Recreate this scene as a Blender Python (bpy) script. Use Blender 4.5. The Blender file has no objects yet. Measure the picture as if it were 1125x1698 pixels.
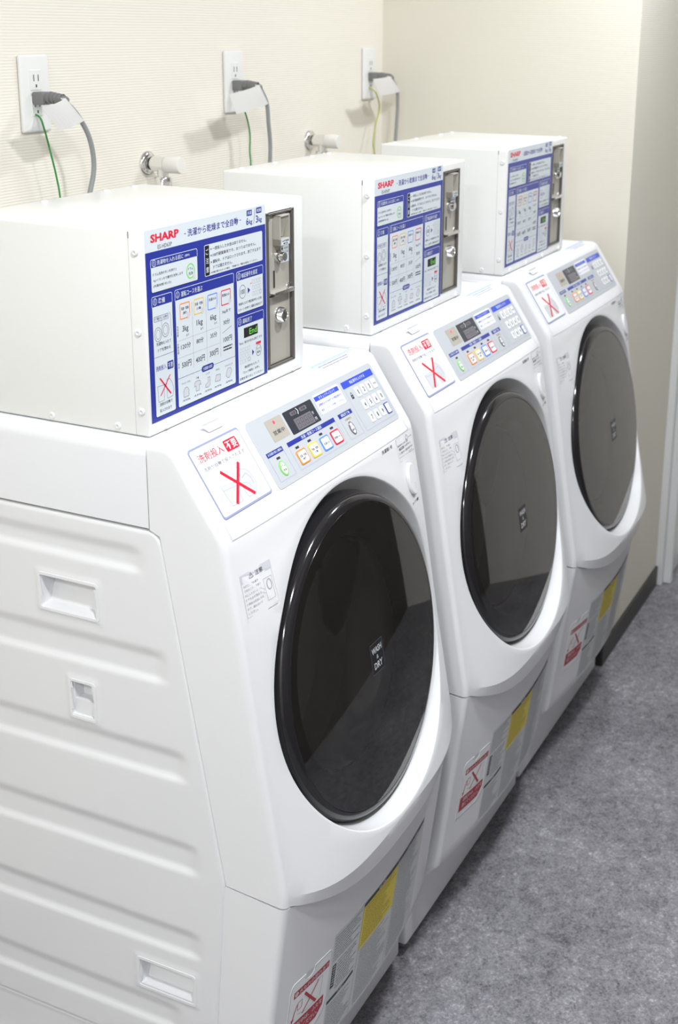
import bpy, bmesh, math, random
from mathutils import Vector, Matrix
C = bpy.context.scene.collection
sc = bpy.context.scene
PI = math.pi
random.seed(4)

# ------------------------------------------------------------------ camera, world, lights, exposure
cam = bpy.data.cameras.new('camera'); cam_o = bpy.data.objects.new('camera', cam); C.objects.link(cam_o)
R_ = Vector((0.43582346, -0.8999795, 0.00973705)); U_ = Vector((0.24709889, 0.13004878, 0.96022365)); F_ = Vector((0.86544789, 0.41608198, -0.27906224))
CAM = Vector((-1.24889, 0.72361, 1.72297))
cam_o.matrix_world = Matrix(((R_.x, U_.x, -F_.x, CAM.x), (R_.y, U_.y, -F_.y, CAM.y), (R_.z, U_.z, -F_.z, CAM.z), (0, 0, 0, 1)))
cam.sensor_fit = 'VERTICAL'; cam.sensor_height = 36.0; cam.lens = 2123.35 / 1698 * 36
cam.shift_x = -69.082 / 1698; cam.shift_y = -185.63 / 1698
cam.clip_start = 0.02; cam.clip_end = 50
cam.dof.use_dof = True; cam.dof.focus_distance = 1.85; cam.dof.aperture_fstop = 7.0
sc.camera = cam_o
w = bpy.data.worlds.new('world'); sc.world = w; w.use_nodes = True
w.node_tree.nodes['Background'].inputs[0].default_value = (0.93, 0.95, 1, 1)
w.node_tree.nodes['Background'].inputs[1].default_value = 0.25
sc.view_settings.view_transform = 'Standard'; sc.view_settings.look = 'None'; sc.view_settings.gamma = 1.0
sc.view_settings.exposure = -0.75; sc.view_settings.use_curve_mapping = False

def downlight_or_fill(x, y, power, size, col=(0.945, 0.975, 1.0), z=2.485):
    l = bpy.data.lights.new('downlight_or_fill', 'AREA'); l.shape = 'DISK'; l.size = size; l.energy = power; l.color = col
    o = bpy.data.objects.new('downlight_or_fill', l); C.objects.link(o); o.location = (x, y, z)
    return o
LAMPS = [(-1.9, 0.95, 50, .3), (-0.6, 0.90, 38, .16), (0.5, 0.90, 34, .16), (1.7, 1.25, 24, .16)]  # first is an added unseen fill lamp for the machine sides, the rest ceiling downlights
for a in LAMPS: downlight_or_fill(*a)

# ------------------------------------------------------------------ materials
def srgb(r, g, b):
    f = lambda c: ((c / 255) / 12.92) if c <= 10 else (((c / 255) + .055) / 1.055) ** 2.4
    return (f(r), f(g), f(b), 1)
def mat(name, col, rough=.4, metal=0.0, spec=.5, coat=0.0):
    m = bpy.data.materials.new(name); m.use_nodes = True
    b = m.node_tree.nodes['Principled BSDF']
    b.inputs['Base Color'].default_value = col if len(col) == 4 else (*col, 1)
    b.inputs['Roughness'].default_value = rough; b.inputs['Metallic'].default_value = metal
    b.inputs['Specular IOR Level'].default_value = spec; b.inputs['Coat Weight'].default_value = coat
    return m
def noisy(m, scale, amount, rough_amount=0.0):
    """fine procedural unevenness of a surface: tiny bump"""
    nt = m.node_tree; b = nt.nodes['Principled BSDF']
    tc = nt.nodes.new('ShaderNodeTexCoord'); n = nt.nodes.new('ShaderNodeTexNoise'); bp = nt.nodes.new('ShaderNodeBump')
    n.inputs['Scale'].default_value = scale; n.inputs['Detail'].default_value = 3
    bp.inputs['Strength'].default_value = amount; bp.inputs['Distance'].default_value = .001
    nt.links.new(tc.outputs['Object'], n.inputs['Vector']); nt.links.new(n.outputs['Fac'], bp.inputs['Height']); nt.links.new(bp.outputs['Normal'], b.inputs['Normal'])
    return m
M = {}
M['white'] = noisy(mat('white_plastic', (.79, .795, .815), .30), 60, .02)
M['panel'] = noisy(mat('white_enamel_steel', (.775, .78, .80), .28), 40, .02)
M['boxwhite'] = noisy(mat('cream_white_steel', (.81, .815, .80), .25), 40, .02)
M['greywhite'] = mat('grey_white_plastic', (.62, .63, .66), .4)
M['seam'] = mat('seam_grey', (.50, .51, .54), .6)
M['gap'] = mat('dark_gap', (.03, .03, .03), .8)
M['fascia'] = mat('silver_fascia', srgb(188, 192, 198), .35)
M['lidedge'] = mat('lavender_edge', srgb(150, 156, 190), .4)
M['print_white'] = mat('print_white', (.66, .715, .76), .3)
M['lid_white'] = mat('lid_white', (.83, .84, .85), .35)
M['navy'] = mat('print_navy', srgb(38, 52, 150), .3)
M['blue'] = mat('print_blue', srgb(52, 78, 200), .35)
M['palesign'] = mat('print_pale_blue', srgb(180, 198, 236), .4)
M['red'] = mat('print_red', srgb(222, 24, 60), .4)
M['darkred'] = mat('print_dark_red', srgb(176, 26, 52), .4)
M['ink'] = mat('print_ink', srgb(44, 46, 64), .5)
M['greyink'] = mat('print_grey', srgb(116, 119, 132), .5)
M['paleink'] = mat('print_pale_grey', srgb(172, 175, 184), .5)
M['black'] = mat('print_black', srgb(22, 22, 26), .4)
M['orange'] = mat('print_orange', srgb(245, 140, 50), .4)
M['yellow'] = mat('print_yellow', srgb(238, 200, 60), .4)
M['caution'] = mat('caution_yellow', srgb(226, 204, 22), .4)
M['skyblue'] = mat('print_sky_blue', srgb(92, 140, 238), .4)
M['green'] = mat('print_green', srgb(120, 215, 90), .4)
M['lcdgreen'] = mat('print_digit_green', srgb(120, 220, 80), .4)
M['taupe'] = mat('indicator_taupe', srgb(176, 170, 158), .4)
M['display'] = mat('display_dark', srgb(52, 54, 62), .2)
M['lcd'] = mat('display_window_grey', srgb(112, 108, 116), .2)
M['decalgrey'] = mat('sticker_grey', srgb(205, 206, 212), .4)
M['kickgrey'] = mat('kick_label_silver', srgb(206, 208, 208), .45)
M['steel'] = noisy(mat('brushed_stainless', srgb(176, 173, 163), .38, .12), 300, .05)
M['steeldark'] = mat('frame_dark_steel', srgb(112, 108, 104), .4, .6)
M['chrome'] = mat('chrome', (.82, .82, .82), .08, 1.0)
M['blackgloss'] = mat('black_gloss_ring', (.012, .011, .013), .12, 0, .6)
M['mask'] = mat('smoked_mask', (.010, .010, .011), .3)
M['drum'] = mat('drum_steel', (.86, .86, .83), .35, .25)
M['gasket'] = mat('grey_rubber_gasket', (.60, .60, .60), .5)
M['plugg'] = mat('grey_plug', srgb(120, 120, 122), .5)
M['cable'] = mat('grey_cable', srgb(142, 146, 146), .5)
M['paper'] = mat('white_paper_tag', (.92, .92, .92), .6)
M['wire_green'] = mat('green_wire', srgb(40, 140, 60), .5)
M['wire_yellow'] = mat('yellow_green_wire', srgb(176, 184, 60), .5)
M['plate'] = mat('outlet_white', (.80, .80, .79), .35)
M['knobwhite'] = mat('tap_handle_white', (.78, .77, .73), .4)
M['trim'] = mat('door_frame_white', (.72, .73, .73), .35)
M['baseboard'] = mat('black_vinyl_baseboard', srgb(58, 58, 52), .45)
M['ceiling'] = mat('ceiling_white', (.80, .79, .76), .8)
M['gunmetal'] = mat('foot_dark', (.03, .03, .03), .6)
# glowing red lamp on the panel
m = mat('red_led', srgb(255, 70, 100), .3); b = m.node_tree.nodes['Principled BSDF']
b.inputs['Emission Color'].default_value = (1, .12, .2, 1); b.inputs['Emission Strength'].default_value = .6; M['led'] = m

def wallpaper(name, col, strength, rot=False):
    m = bpy.data.materials.new(name); m.use_nodes = True; nt = m.node_tree; b = nt.nodes['Principled BSDF']
    b.inputs['Roughness'].default_value = .7; b.inputs['Specular IOR Level'].default_value = .25
    tc = nt.nodes.new('ShaderNodeTexCoord'); mp = nt.nodes.new('ShaderNodeMapping')
    nt.links.new(tc.outputs['Object'], mp.inputs['Vector'])
    wv = nt.nodes.new('ShaderNodeTexWave'); wv.wave_type = 'BANDS'; wv.bands_direction = 'Z'; wv.wave_profile = 'SIN'
    wv.inputs['Scale'].default_value = 62; wv.inputs['Distortion'].default_value = .9; wv.inputs['Detail'].default_value = 2; wv.inputs['Detail Scale'].default_value = .25
    n = nt.nodes.new('ShaderNodeTexNoise'); n.inputs['Scale'].default_value = 420; n.inputs['Detail'].default_value = 2
    nt.links.new(mp.outputs['Vector'], wv.inputs['Vector']); nt.links.new(tc.outputs['Object'], n.inputs['Vector'])
    ad = nt.nodes.new('ShaderNodeMath'); ad.operation = 'MULTIPLY_ADD'; ad.inputs[1].default_value = .25
    nt.links.new(n.outputs['Fac'], ad.inputs[0]); nt.links.new(wv.outputs['Fac'], ad.inputs[2])
    bp = nt.nodes.new('ShaderNodeBump'); bp.inputs['Strength'].default_value = strength; bp.inputs['Distance'].default_value = .0012
    nt.links.new(ad.outputs[0], bp.inputs['Height']); nt.links.new(bp.outputs['Normal'], b.inputs['Normal'])
    b.inputs['Base Color'].default_value = col
    return m
M['wall'] = wallpaper('ribbed_cream_wallpaper', (.84, .80, .715, 1), .34)
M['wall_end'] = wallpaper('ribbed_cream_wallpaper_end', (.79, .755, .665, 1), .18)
M['wall_opp'] = wallpaper('pale_wallpaper_opposite', (.86, .84, .80, 1), .15)
M['wall_front'] = wallpaper('taupe_wallpaper', (.20, .19, .18, 1), .15)  # dark tone chosen to dim what the door glass reflects

def floor_mat():
    m = bpy.data.materials.new('mottled_grey_vinyl'); m.use_nodes = True; nt = m.node_tree; b = nt.nodes['Principled BSDF']
    tc = nt.nodes.new('ShaderNodeTexCoord')
    def noise(scale, detail, rough, dist=0):
        n = nt.nodes.new('ShaderNodeTexNoise'); n.inputs['Scale'].default_value = scale; n.inputs['Detail'].default_value = detail
        n.inputs['Roughness'].default_value = rough; n.inputs['Distortion'].default_value = dist
        nt.links.new(tc.outputs['Object'], n.inputs['Vector']); return n
    a = noise(38, 6, .75, .6); c = noise(170, 4, .75, .8); d = noise(5, 2, .5)
    def mix(x, y, f):
        k = nt.nodes.new('ShaderNodeMix'); k.data_type = 'FLOAT'; k.inputs[0].default_value = f
        nt.links.new(x, k.inputs[2]); nt.links.new(y, k.inputs[3]); return k.outputs[0]
    s = mix(mix(a.outputs['Fac'], c.outputs['Fac'], .55), d.outputs['Fac'], .15)
    r = nt.nodes.new('ShaderNodeValToRGB'); e = r.color_ramp.elements
    e[0].position = .38; e[0].color = (.075, .072, .085, 1); e[1].position = .62; e[1].color = (.52, .505, .545, 1)
    k = e.new(.47); k.color = (.205, .20, .222, 1); k = e.new(.55); k.color = (.295, .287, .315, 1)
    nt.links.new(s, r.inputs[0]); nt.links.new(r.outputs[0], b.inputs['Base Color'])
    b.inputs['Roughness'].default_value = .62; b.inputs['Specular IOR Level'].default_value = .3
    return m
M['floor'] = floor_mat()

def glass_mat(name, tint, boost):
    """one pane of smoked glass: fresnel reflection over tinted see-through"""
    m = bpy.data.materials.new(name); m.use_nodes = True; nt = m.node_tree
    nt.nodes.remove(nt.nodes['Principled BSDF']); out = nt.nodes['Material Output']
    t = nt.nodes.new('ShaderNodeBsdfTransparent'); t.inputs[0].default_value = (*tint, 1)
    gl = nt.nodes.new('ShaderNodeBsdfGlossy'); gl.inputs['Roughness'].default_value = .02; gl.inputs['Color'].default_value = (1, .98, .96, 1)
    fr = nt.nodes.new('ShaderNodeFresnel'); fr.inputs['IOR'].default_value = boost
    mx = nt.nodes.new('ShaderNodeMixShader')
    nt.links.new(fr.outputs[0], mx.inputs[0]); nt.links.new(t.outputs[0], mx.inputs[1]); nt.links.new(gl.outputs[0], mx.inputs[2]); nt.links.new(mx.outputs[0], out.inputs[0])
    return m
M['smoked'] = glass_mat('smoked_door_glass', (.90, .89, .90), 1.85)
M['bowl'] = glass_mat('clear_bowl_glass', (.94, .94, .94), 1.5)

# ------------------------------------------------------------------ mesh helpers
def link(name, me, mats, parent=None, smooth=False):
    o = bpy.data.objects.new(name, me); C.objects.link(o)
    for k in mats: me.materials.append(M[k] if isinstance(k, str) else k)
    if parent is not None: o.parent = parent
    if smooth:
        for p in me.polygons: p.use_smooth = True
    return o
def bm_obj(name, bm, mats, parent=None, smooth=False, org=(0, 0, 0), angle=None):
    if any(org): bmesh.ops.translate(bm, verts=bm.verts, vec=-Vector(org))
    me = bpy.data.meshes.new(name); bm.to_mesh(me); bm.free()
    o = link(name, me, mats if isinstance(mats, (list, tuple)) else [mats], parent, smooth)
    if angle is not None:
        for p in me.polygons: p.use_smooth = True
        me.set_sharp_from_angle(angle=math.radians(angle))
    return o
def box_bm(x0, x1, y0, y1, z0, z1, bev=0.0, seg=2, bm=None):
    t = bmesh.new(); bmesh.ops.create_cube(t, size=1)
    for v in t.verts: v.co = Vector((x0 + (v.co.x + .5) * (x1 - x0), y0 + (v.co.y + .5) * (y1 - y0), z0 + (v.co.z + .5) * (z1 - z0)))
    if bev: bmesh.ops.bevel(t, geom=t.edges[:], offset=bev, segments=seg, profile=.5, affect='EDGES')
    if bm is None: return t
    me = bpy.data.meshes.new('tmp'); t.to_mesh(me); t.free(); bm.from_mesh(me); bpy.data.meshes.remove(me); return bm
def lathe_bm(prof, c, ax, n=64, bm=None, up=None, closed=False):
    """prof: (radius, height along ax) pairs"""
    bm = bm or bmesh.new(); ax = Vector(ax).normalized(); c = Vector(c)
    u = (Vector(up) if up else (Vector((1, 0, 0)) if abs(ax.x) < .9 else Vector((0, 0, 1)))); u = (u - ax * u.dot(ax)).normalized(); v = ax.cross(u)
    rows = []
    for r, h in prof:
        if r < 1e-6: rows.append([bm.verts.new(c + ax * h)])
        else: rows.append([bm.verts.new(c + ax * h + (u * math.cos(2 * PI * i / n) + v * math.sin(2 * PI * i / n)) * r) for i in range(n)])
    for a, b in zip(rows, rows[1:]):
        for i in range(n):
            j = (i + 1) % n
            if len(a) == 1 and len(b) == 1: continue
            if len(a) == 1: bm.faces.new((a[0], b[i], b[j]))
            elif len(b) == 1: bm.faces.new((a[i], b[0], a[j]))
            else: bm.faces.new((a[i], b[i], b[j], a[j]))
    return bm
def smooth_path(pts, k=8):
    P = [Vector(p) for p in pts]; P = [P[0] * 2 - P[1]] + P + [P[-1] * 2 - P[-2]]; out = []
    for i in range(1, len(P) - 2):
        for j in range(k):
            t = j / k; a, b, c, d = P[i - 1:i + 3]
            out.append(.5 * ((2 * b) + (c - a) * t + (2 * a - 5 * b + 4 * c - d) * t * t + (3 * b - a - 3 * c + d) * t ** 3))
    out.append(P[-2]); return out
def tube_bm(pts, r, n=12, k=8, bm=None):
    bm = bm or bmesh.new(); Q = smooth_path(pts, k); rows = []; prev = None
    for i, p in enumerate(Q):
        t = (Q[min(i + 1, len(Q) - 1)] - Q[max(i - 1, 0)]).normalized()
        if prev is None: prev = Vector((1, 0, 0)) if abs(t.x) < .8 else Vector((0, 1, 0))
        u = (prev - t * prev.dot(t)).normalized(); prev = u; v = t.cross(u)
        rr = r[min(int(i * len(r) / len(Q)), len(r) - 1)] if isinstance(r, (list, tuple)) else r
        rows.append([bm.verts.new(p + (u * math.cos(2 * PI * a / n) + v * math.sin(2 * PI * a / n)) * rr) for a in range(n)])
    for a, b in zip(rows, rows[1:]):
        for i in range(n): bm.faces.new((a[i], a[(i + 1) % n], b[(i + 1) % n], b[i]))
    bm.faces.new(rows[0][::-1]); bm.faces.new(rows[-1]); return bm
def outward(bm, ax):
    bm.normal_update()
    if sum(f.normal.dot(Vector(ax)) * f.calc_area() for f in bm.faces) < 0: bmesh.ops.reverse_faces(bm, faces=bm.faces[:])
    return bm
def empty(name, loc, label, cat, group):
    o = bpy.data.objects.new(name, None); C.objects.link(o); o.location = loc; o.empty_display_size = .1
    o['label'] = label; o['category'] = cat; o['group'] = group; return o
def struct(name, bm, m, label):
    o = bm_obj(name, bm, m); o['kind'] = 'structure'; o['label'] = label; o['category'] = name.split('_')[0]; return o
def copy_tree(o, parent=None):
    c = o.copy(); C.objects.link(c); c.parent = parent
    for ch in [x for x in KIDS.get(o.name, [])]: copy_tree(ch, c)
    return c

# ------------------------------------------------------------------ printed sheets: flat lettering and shapes laid on a surface
_glyphs = {}
def glyphs(s, bold):
    if (s, bold) not in _glyphs:
        cu = bpy.data.curves.new('lettering', 'FONT'); cu.body = s; cu.resolution_u = 2; cu.offset = min(bold + .006, .0085) if any(ord(c) > 0x2E80 for c in s) else bold + .008
        o = bpy.data.objects.new('lettering', cu); C.objects.link(o); bpy.context.view_layer.update()
        me = bpy.data.meshes.new_from_object(o.evaluated_get(bpy.context.evaluated_depsgraph_get()))
        V = [(v.co.x, v.co.y) for v in me.vertices]; Fc = [tuple(p.vertices) for p in me.polygons]
        bpy.data.objects.remove(o); bpy.data.curves.remove(cu); bpy.data.meshes.remove(me)
        xs = [v[0] for v in V]; ys = [v[1] for v in V]
        _glyphs[(s, bold)] = (V, Fc, min(xs), max(xs), min(ys), max(ys))
    return _glyphs[(s, bold)]
def rr_loop(x0, y0, x1, y1, r, n=6):
    r = min(r, abs(x1 - x0) / 2, abs(y1 - y0) / 2); L = []
    for cx, cy, a0 in ((x1 - r, y0 + r, -90), (x1 - r, y1 - r, 0), (x0 + r, y1 - r, 90), (x0 + r, y0 + r, 180)):
        for i in range(n + 1):
            a = math.radians(a0 + 90 * i / n); L.append((cx + r * math.cos(a), cy + r * math.sin(a)))
    return L
def el_loop(cx, cy, rx, ry, n=36): return [(cx + rx * math.cos(2 * PI * i / n), cy + ry * math.sin(2 * PI * i / n)) for i in range(n)]
class Sheet:
    """everything printed on one sheet, in millimetres, v counted downwards; mp(u, v, h) puts it on its surface"""
    def __init__(s, mp): s.mp = mp; s.v = []; s.f = []; s.mi = []; s.mats = []
    def _m(s, k):
        if k not in s.mats: s.mats.append(k)
        return s.mats.index(k)
    def poly(s, pts, k, h):
        n = len(s.v); s.v += [s.mp(x, y, h) for x, y in pts]; s.f.append(tuple(range(n, n + len(pts)))); s.mi.append(s._m(k))
    def grid(s, x0, y0, x1, y1, k, h, nx=12, ny=6):
        n = len(s.v)
        s.v += [s.mp(x0 + (x1 - x0) * i / nx, y0 + (y1 - y0) * j / ny, h) for j in range(ny + 1) for i in range(nx + 1)]
        for j in range(ny):
            for i in range(nx):
                a = n + j * (nx + 1) + i; s.f.append((a, a + 1, a + nx + 2, a + nx + 1)); s.mi.append(s._m(k))
    def rect(s, x0, y0, x1, y1, k, h): s.poly([(x0, y0), (x1, y0), (x1, y1), (x0, y1)], k, h)
    def rr(s, x0, y0, x1, y1, r, k, h): s.poly(rr_loop(x0, y0, x1, y1, r), k, h)
    def band(s, A, B, k, h, h2=None):
        n = len(s.v); m_ = len(A); s.v += [s.mp(x, y, h) for x, y in A] + [s.mp(x, y, h if h2 is None else h2) for x, y in B]
        for i in range(m_):
            j = (i + 1) % m_; s.f.append((n + i, n + j, n + m_ + j, n + m_ + i)); s.mi.append(s._m(k))
    def rro(s, x0, y0, x1, y1, r, wd, k, h): s.band(rr_loop(x0, y0, x1, y1, r), rr_loop(x0 + wd, y0 + wd, x1 - wd, y1 - wd, max(r - wd, .05)), k, h)
    def ell(s, cx, cy, rx, ry, k, h): s.poly(el_loop(cx, cy, rx, ry), k, h)
    def ello(s, cx, cy, rx, ry, wd, k, h): s.band(el_loop(cx, cy, rx, ry), el_loop(cx, cy, rx - wd, ry - wd), k, h)
    def line(s, pts, wd, k, h):
        for (a, b), (c, d) in zip(pts, pts[1:]):
            l = math.hypot(c - a, d - b) or 1; nx, ny = -(d - b) / l * wd / 2, (c - a) / l * wd / 2
            s.poly([(a + nx, b + ny), (c + nx, d + ny), (c - nx, d - ny), (a - nx, b - ny)], k, h)
    def prism(s, L, k, h0, h1, inset=.5):
        cx = sum(p[0] for p in L) / len(L); cy = sum(p[1] for p in L) / len(L)
        rx = max(p[0] for p in L) - cx; ry = max(p[1] for p in L) - cy
        I = [(cx + (x - cx) * (1 - inset / rx), cy + (y - cy) * (1 - inset / ry)) for x, y in L]
        s.band(L, L, k, h0, h1 - inset * .6); s.band(L, I, k, h1 - inset * .6, h1); s.poly(I, k, h1)
    def text(s, t, x0, y0, x1, y1, k, h, bold=0.0, kx=1.0):
        V, Fc, a, b, c, d = glyphs(t, bold); n = len(s.v)
        sx = (x1 - x0) / (b - a); sy = (y1 - y0) / (d - c)
        s.v += [s.mp(x0 + (x - a) * sx, y1 - (y - c) * sy, h) for x, y in V]
        for q in Fc: s.f.append(tuple(n + i for i in q)); s.mi.append(s._m(k))
    def dashes(s, x0, y0, x1, y1, rows, k, h, fill=.55, ragged=.25):
        """small print too small to read"""
        dy = (y1 - y0) / rows
        for r in range(rows):
            x = x0; end = x1 - random.random() * ragged * (x1 - x0)
            while x < end:
                l = random.uniform(.8, 3.4) * max(.6, dy * .45)
                s.rect(x, y0 + dy * r, min(x + l, end), y0 + dy * (r + fill), k, h); x += l + random.uniform(.3, .9) * max(.5, dy * .3)
    def build(s, name, parent=None, org=(0, 0, 0)):
        me = bpy.data.meshes.new(name); o_ = Vector(org)
        me.from_pydata([Vector(v) - o_ for v in s.v], [], s.f)
        for p, i in zip(me.polygons, s.mi): p.material_index = i
        return link(name, me, s.mats, parent)

# ------------------------------------------------------------------ the room
YB, XE, YF = 2.275, 1.967, 1.573        # back wall, end wall of the recess, wall of the passage beyond it
struct('floor', box_bm(-2.6, 2.98, .0, 2.4, -.1, 0), 'floor', 'mottled grey vinyl floor')
struct('ceiling', box_bm(-2.6, 2.98, .0, 2.4, 2.5, 2.6), 'ceiling', 'white ceiling over the laundry passage')
struct('wall_back', box_bm(-2.6, XE, YB, YB + .12, 0, 2.5), 'wall', 'ribbed cream wall behind the washing machines')
struct('wall_right', box_bm(XE, XE + .12, YF, YB + .12, 0, 2.5), 'wall_end', 'cream end wall of the machine recess')
struct('wall_passage', box_bm(XE + .12, 2.86, YF, YF + .12, 0, 2.5), 'wall_end', 'cream passage wall running on past the last machine')
struct('wall_front', box_bm(-2.6, 2.86, .13, .25, 0, 2.5), 'wall_front', 'unseen dark taupe wall facing the machines, invented for the door reflections')  # unseen wall, made up dark to darken the door-glass reflections
struct('wall_left', box_bm(-2.6, -2.48, -.1, 2.4, 0, 2.5), 'wall_opp', 'cream wall closing the near end of the passage')
struct('wall_far', box_bm(2.86, 2.98, .0, 1.75, 0, 2.5), 'wall_opp', 'unseen cream wall closing the far passage end, invented for the door reflections')  # unseen wall, made up to give the doors their pale reflection
struct('baseboard_passage', box_bm(XE - .006, 2.583, YF - .007, YF + .02, 0, .066, .002, 1), 'baseboard', 'black skirting on the passage wall')
struct('baseboard_right', box_bm(XE - .007, XE + .02, YF - .004, YB, 0, .066, .002, 1), 'baseboard', 'black skirting at the foot of the end wall')
struct('baseboard_back', box_bm(-2.5, XE, YB - .007, YB + .02, 0, .066, .002, 1), 'baseboard', 'black skirting behind the machines')
b_ = box_bm(2.580, 2.612, 1.551, 1.60, 0, 2.08, .003); box_bm(2.608, 2.640, 1.527, 1.60, 0, 2.06, .003, 2, b_)
box_bm(2.58, 2.86, 1.551, 1.60, 2.05, 2.12, .003, 2, b_)
struct('trim_1', b_, 'trim', 'white stepped door frame at the far end of the passage wall')
struct('door_1', box_bm(2.638, 2.86, 1.540, 1.58, .008, 2.05, .002), 'trim', 'white door leaf in the far frame')

# ------------------------------------------------------------------ washing machine surfaces (x along the row, y away from the aisle, z up)
P, MX = .64, (.0, -.0005, .0)
XL, XR = .01814, .59906
T = (1.6253, 1.2081); K = (1.55267, 1.09887); S = (1.47087, .58535)
def unit(a, b):
    l = math.hypot(b[0] - a[0], b[1] - a[1]); t = ((b[0] - a[0]) / l, (b[1] - a[1]) / l); n = (t[1], -t[0])
    return t, (n if n[0] < 0 else (-n[0], -n[1]))
tS, nS = unit(T, K); tF, nF = unit(K, S)
def ss(a, b, x):
    t = min(1, max(0, (x - a) / (b - a))); return t * t * (3 - 2 * t)
def bulge_amp(s): return .006 + .016 * ss(0, .15, s) + .022 * ss(.28, .58, s)
def bulge_g(x): return max(0, 1 - abs((x - .309) / .291) ** 4)
def slope_pt(x, s, h=0): return Vector((x, T[0] + tS[0] * s + nS[0] * h, T[1] + tS[1] * s + nS[1] * h))
def face_pt(x, s, h=0):
    q = h + bulge_amp(s) * bulge_g(x); return Vector((x, K[0] + tF[0] * s + nF[0] * q, K[1] + tF[1] * s + nF[1] * q))
def flat_pt(x, s, h=0): return Vector((x, K[0] + tF[0] * s + nF[0] * h, K[1] + tF[1] * s + nF[1] * h))
def dn(x): return min(1, abs((x - .309) / .291))
def s_end(x): return .521 + .064 * (1 - dn(x) ** 2.5)
def s_crease(x): return .505 + .040 * (1 - dn(x) ** 4)
def kick_y(x, z): return 1.4675 + .1275 * (.587 - z) - .030 * (1 - dn(x) ** 2)
def kick_pt(x, z, h=0): return Vector((x, kick_y(x, z) - h, z))
SLm = lambda u, v, h: slope_pt(u / 1000, v / 1000, h / 1000)
FAm = lambda u, v, h: face_pt(u / 1000, v / 1000, h / 1000)
KIm = lambda u, v, h: kick_pt(u / 1000, .6 - v / 1000, h / 1000)
ORG = Vector((.309, 1.85, 0))

def corner(F, Edir, r, n=8):
    """points from the front edge F (x = XL + r) round to the side plane, moving in direction Edir in the y-z plane"""
    out = []
    for i in range(n + 1):
        a = i / n * PI / 2
        out.append(Vector((F.x - r * math.sin(a), F.y + Edir[0] * r * (1 - math.cos(a)), F.z + Edir[1] * r * (1 - math.cos(a)))))
    return out
RC = .011
xl_, xr_ = XL + RC, XR - RC
NX = 44
XS = [xl_ + (xr_ - xl_) * i / NX for i in range(NX + 1)]
def side_bound(s):
    t = max(0, s) / .521; return (1.648 - .087 * t, 1.087 - .50 * t)

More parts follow.
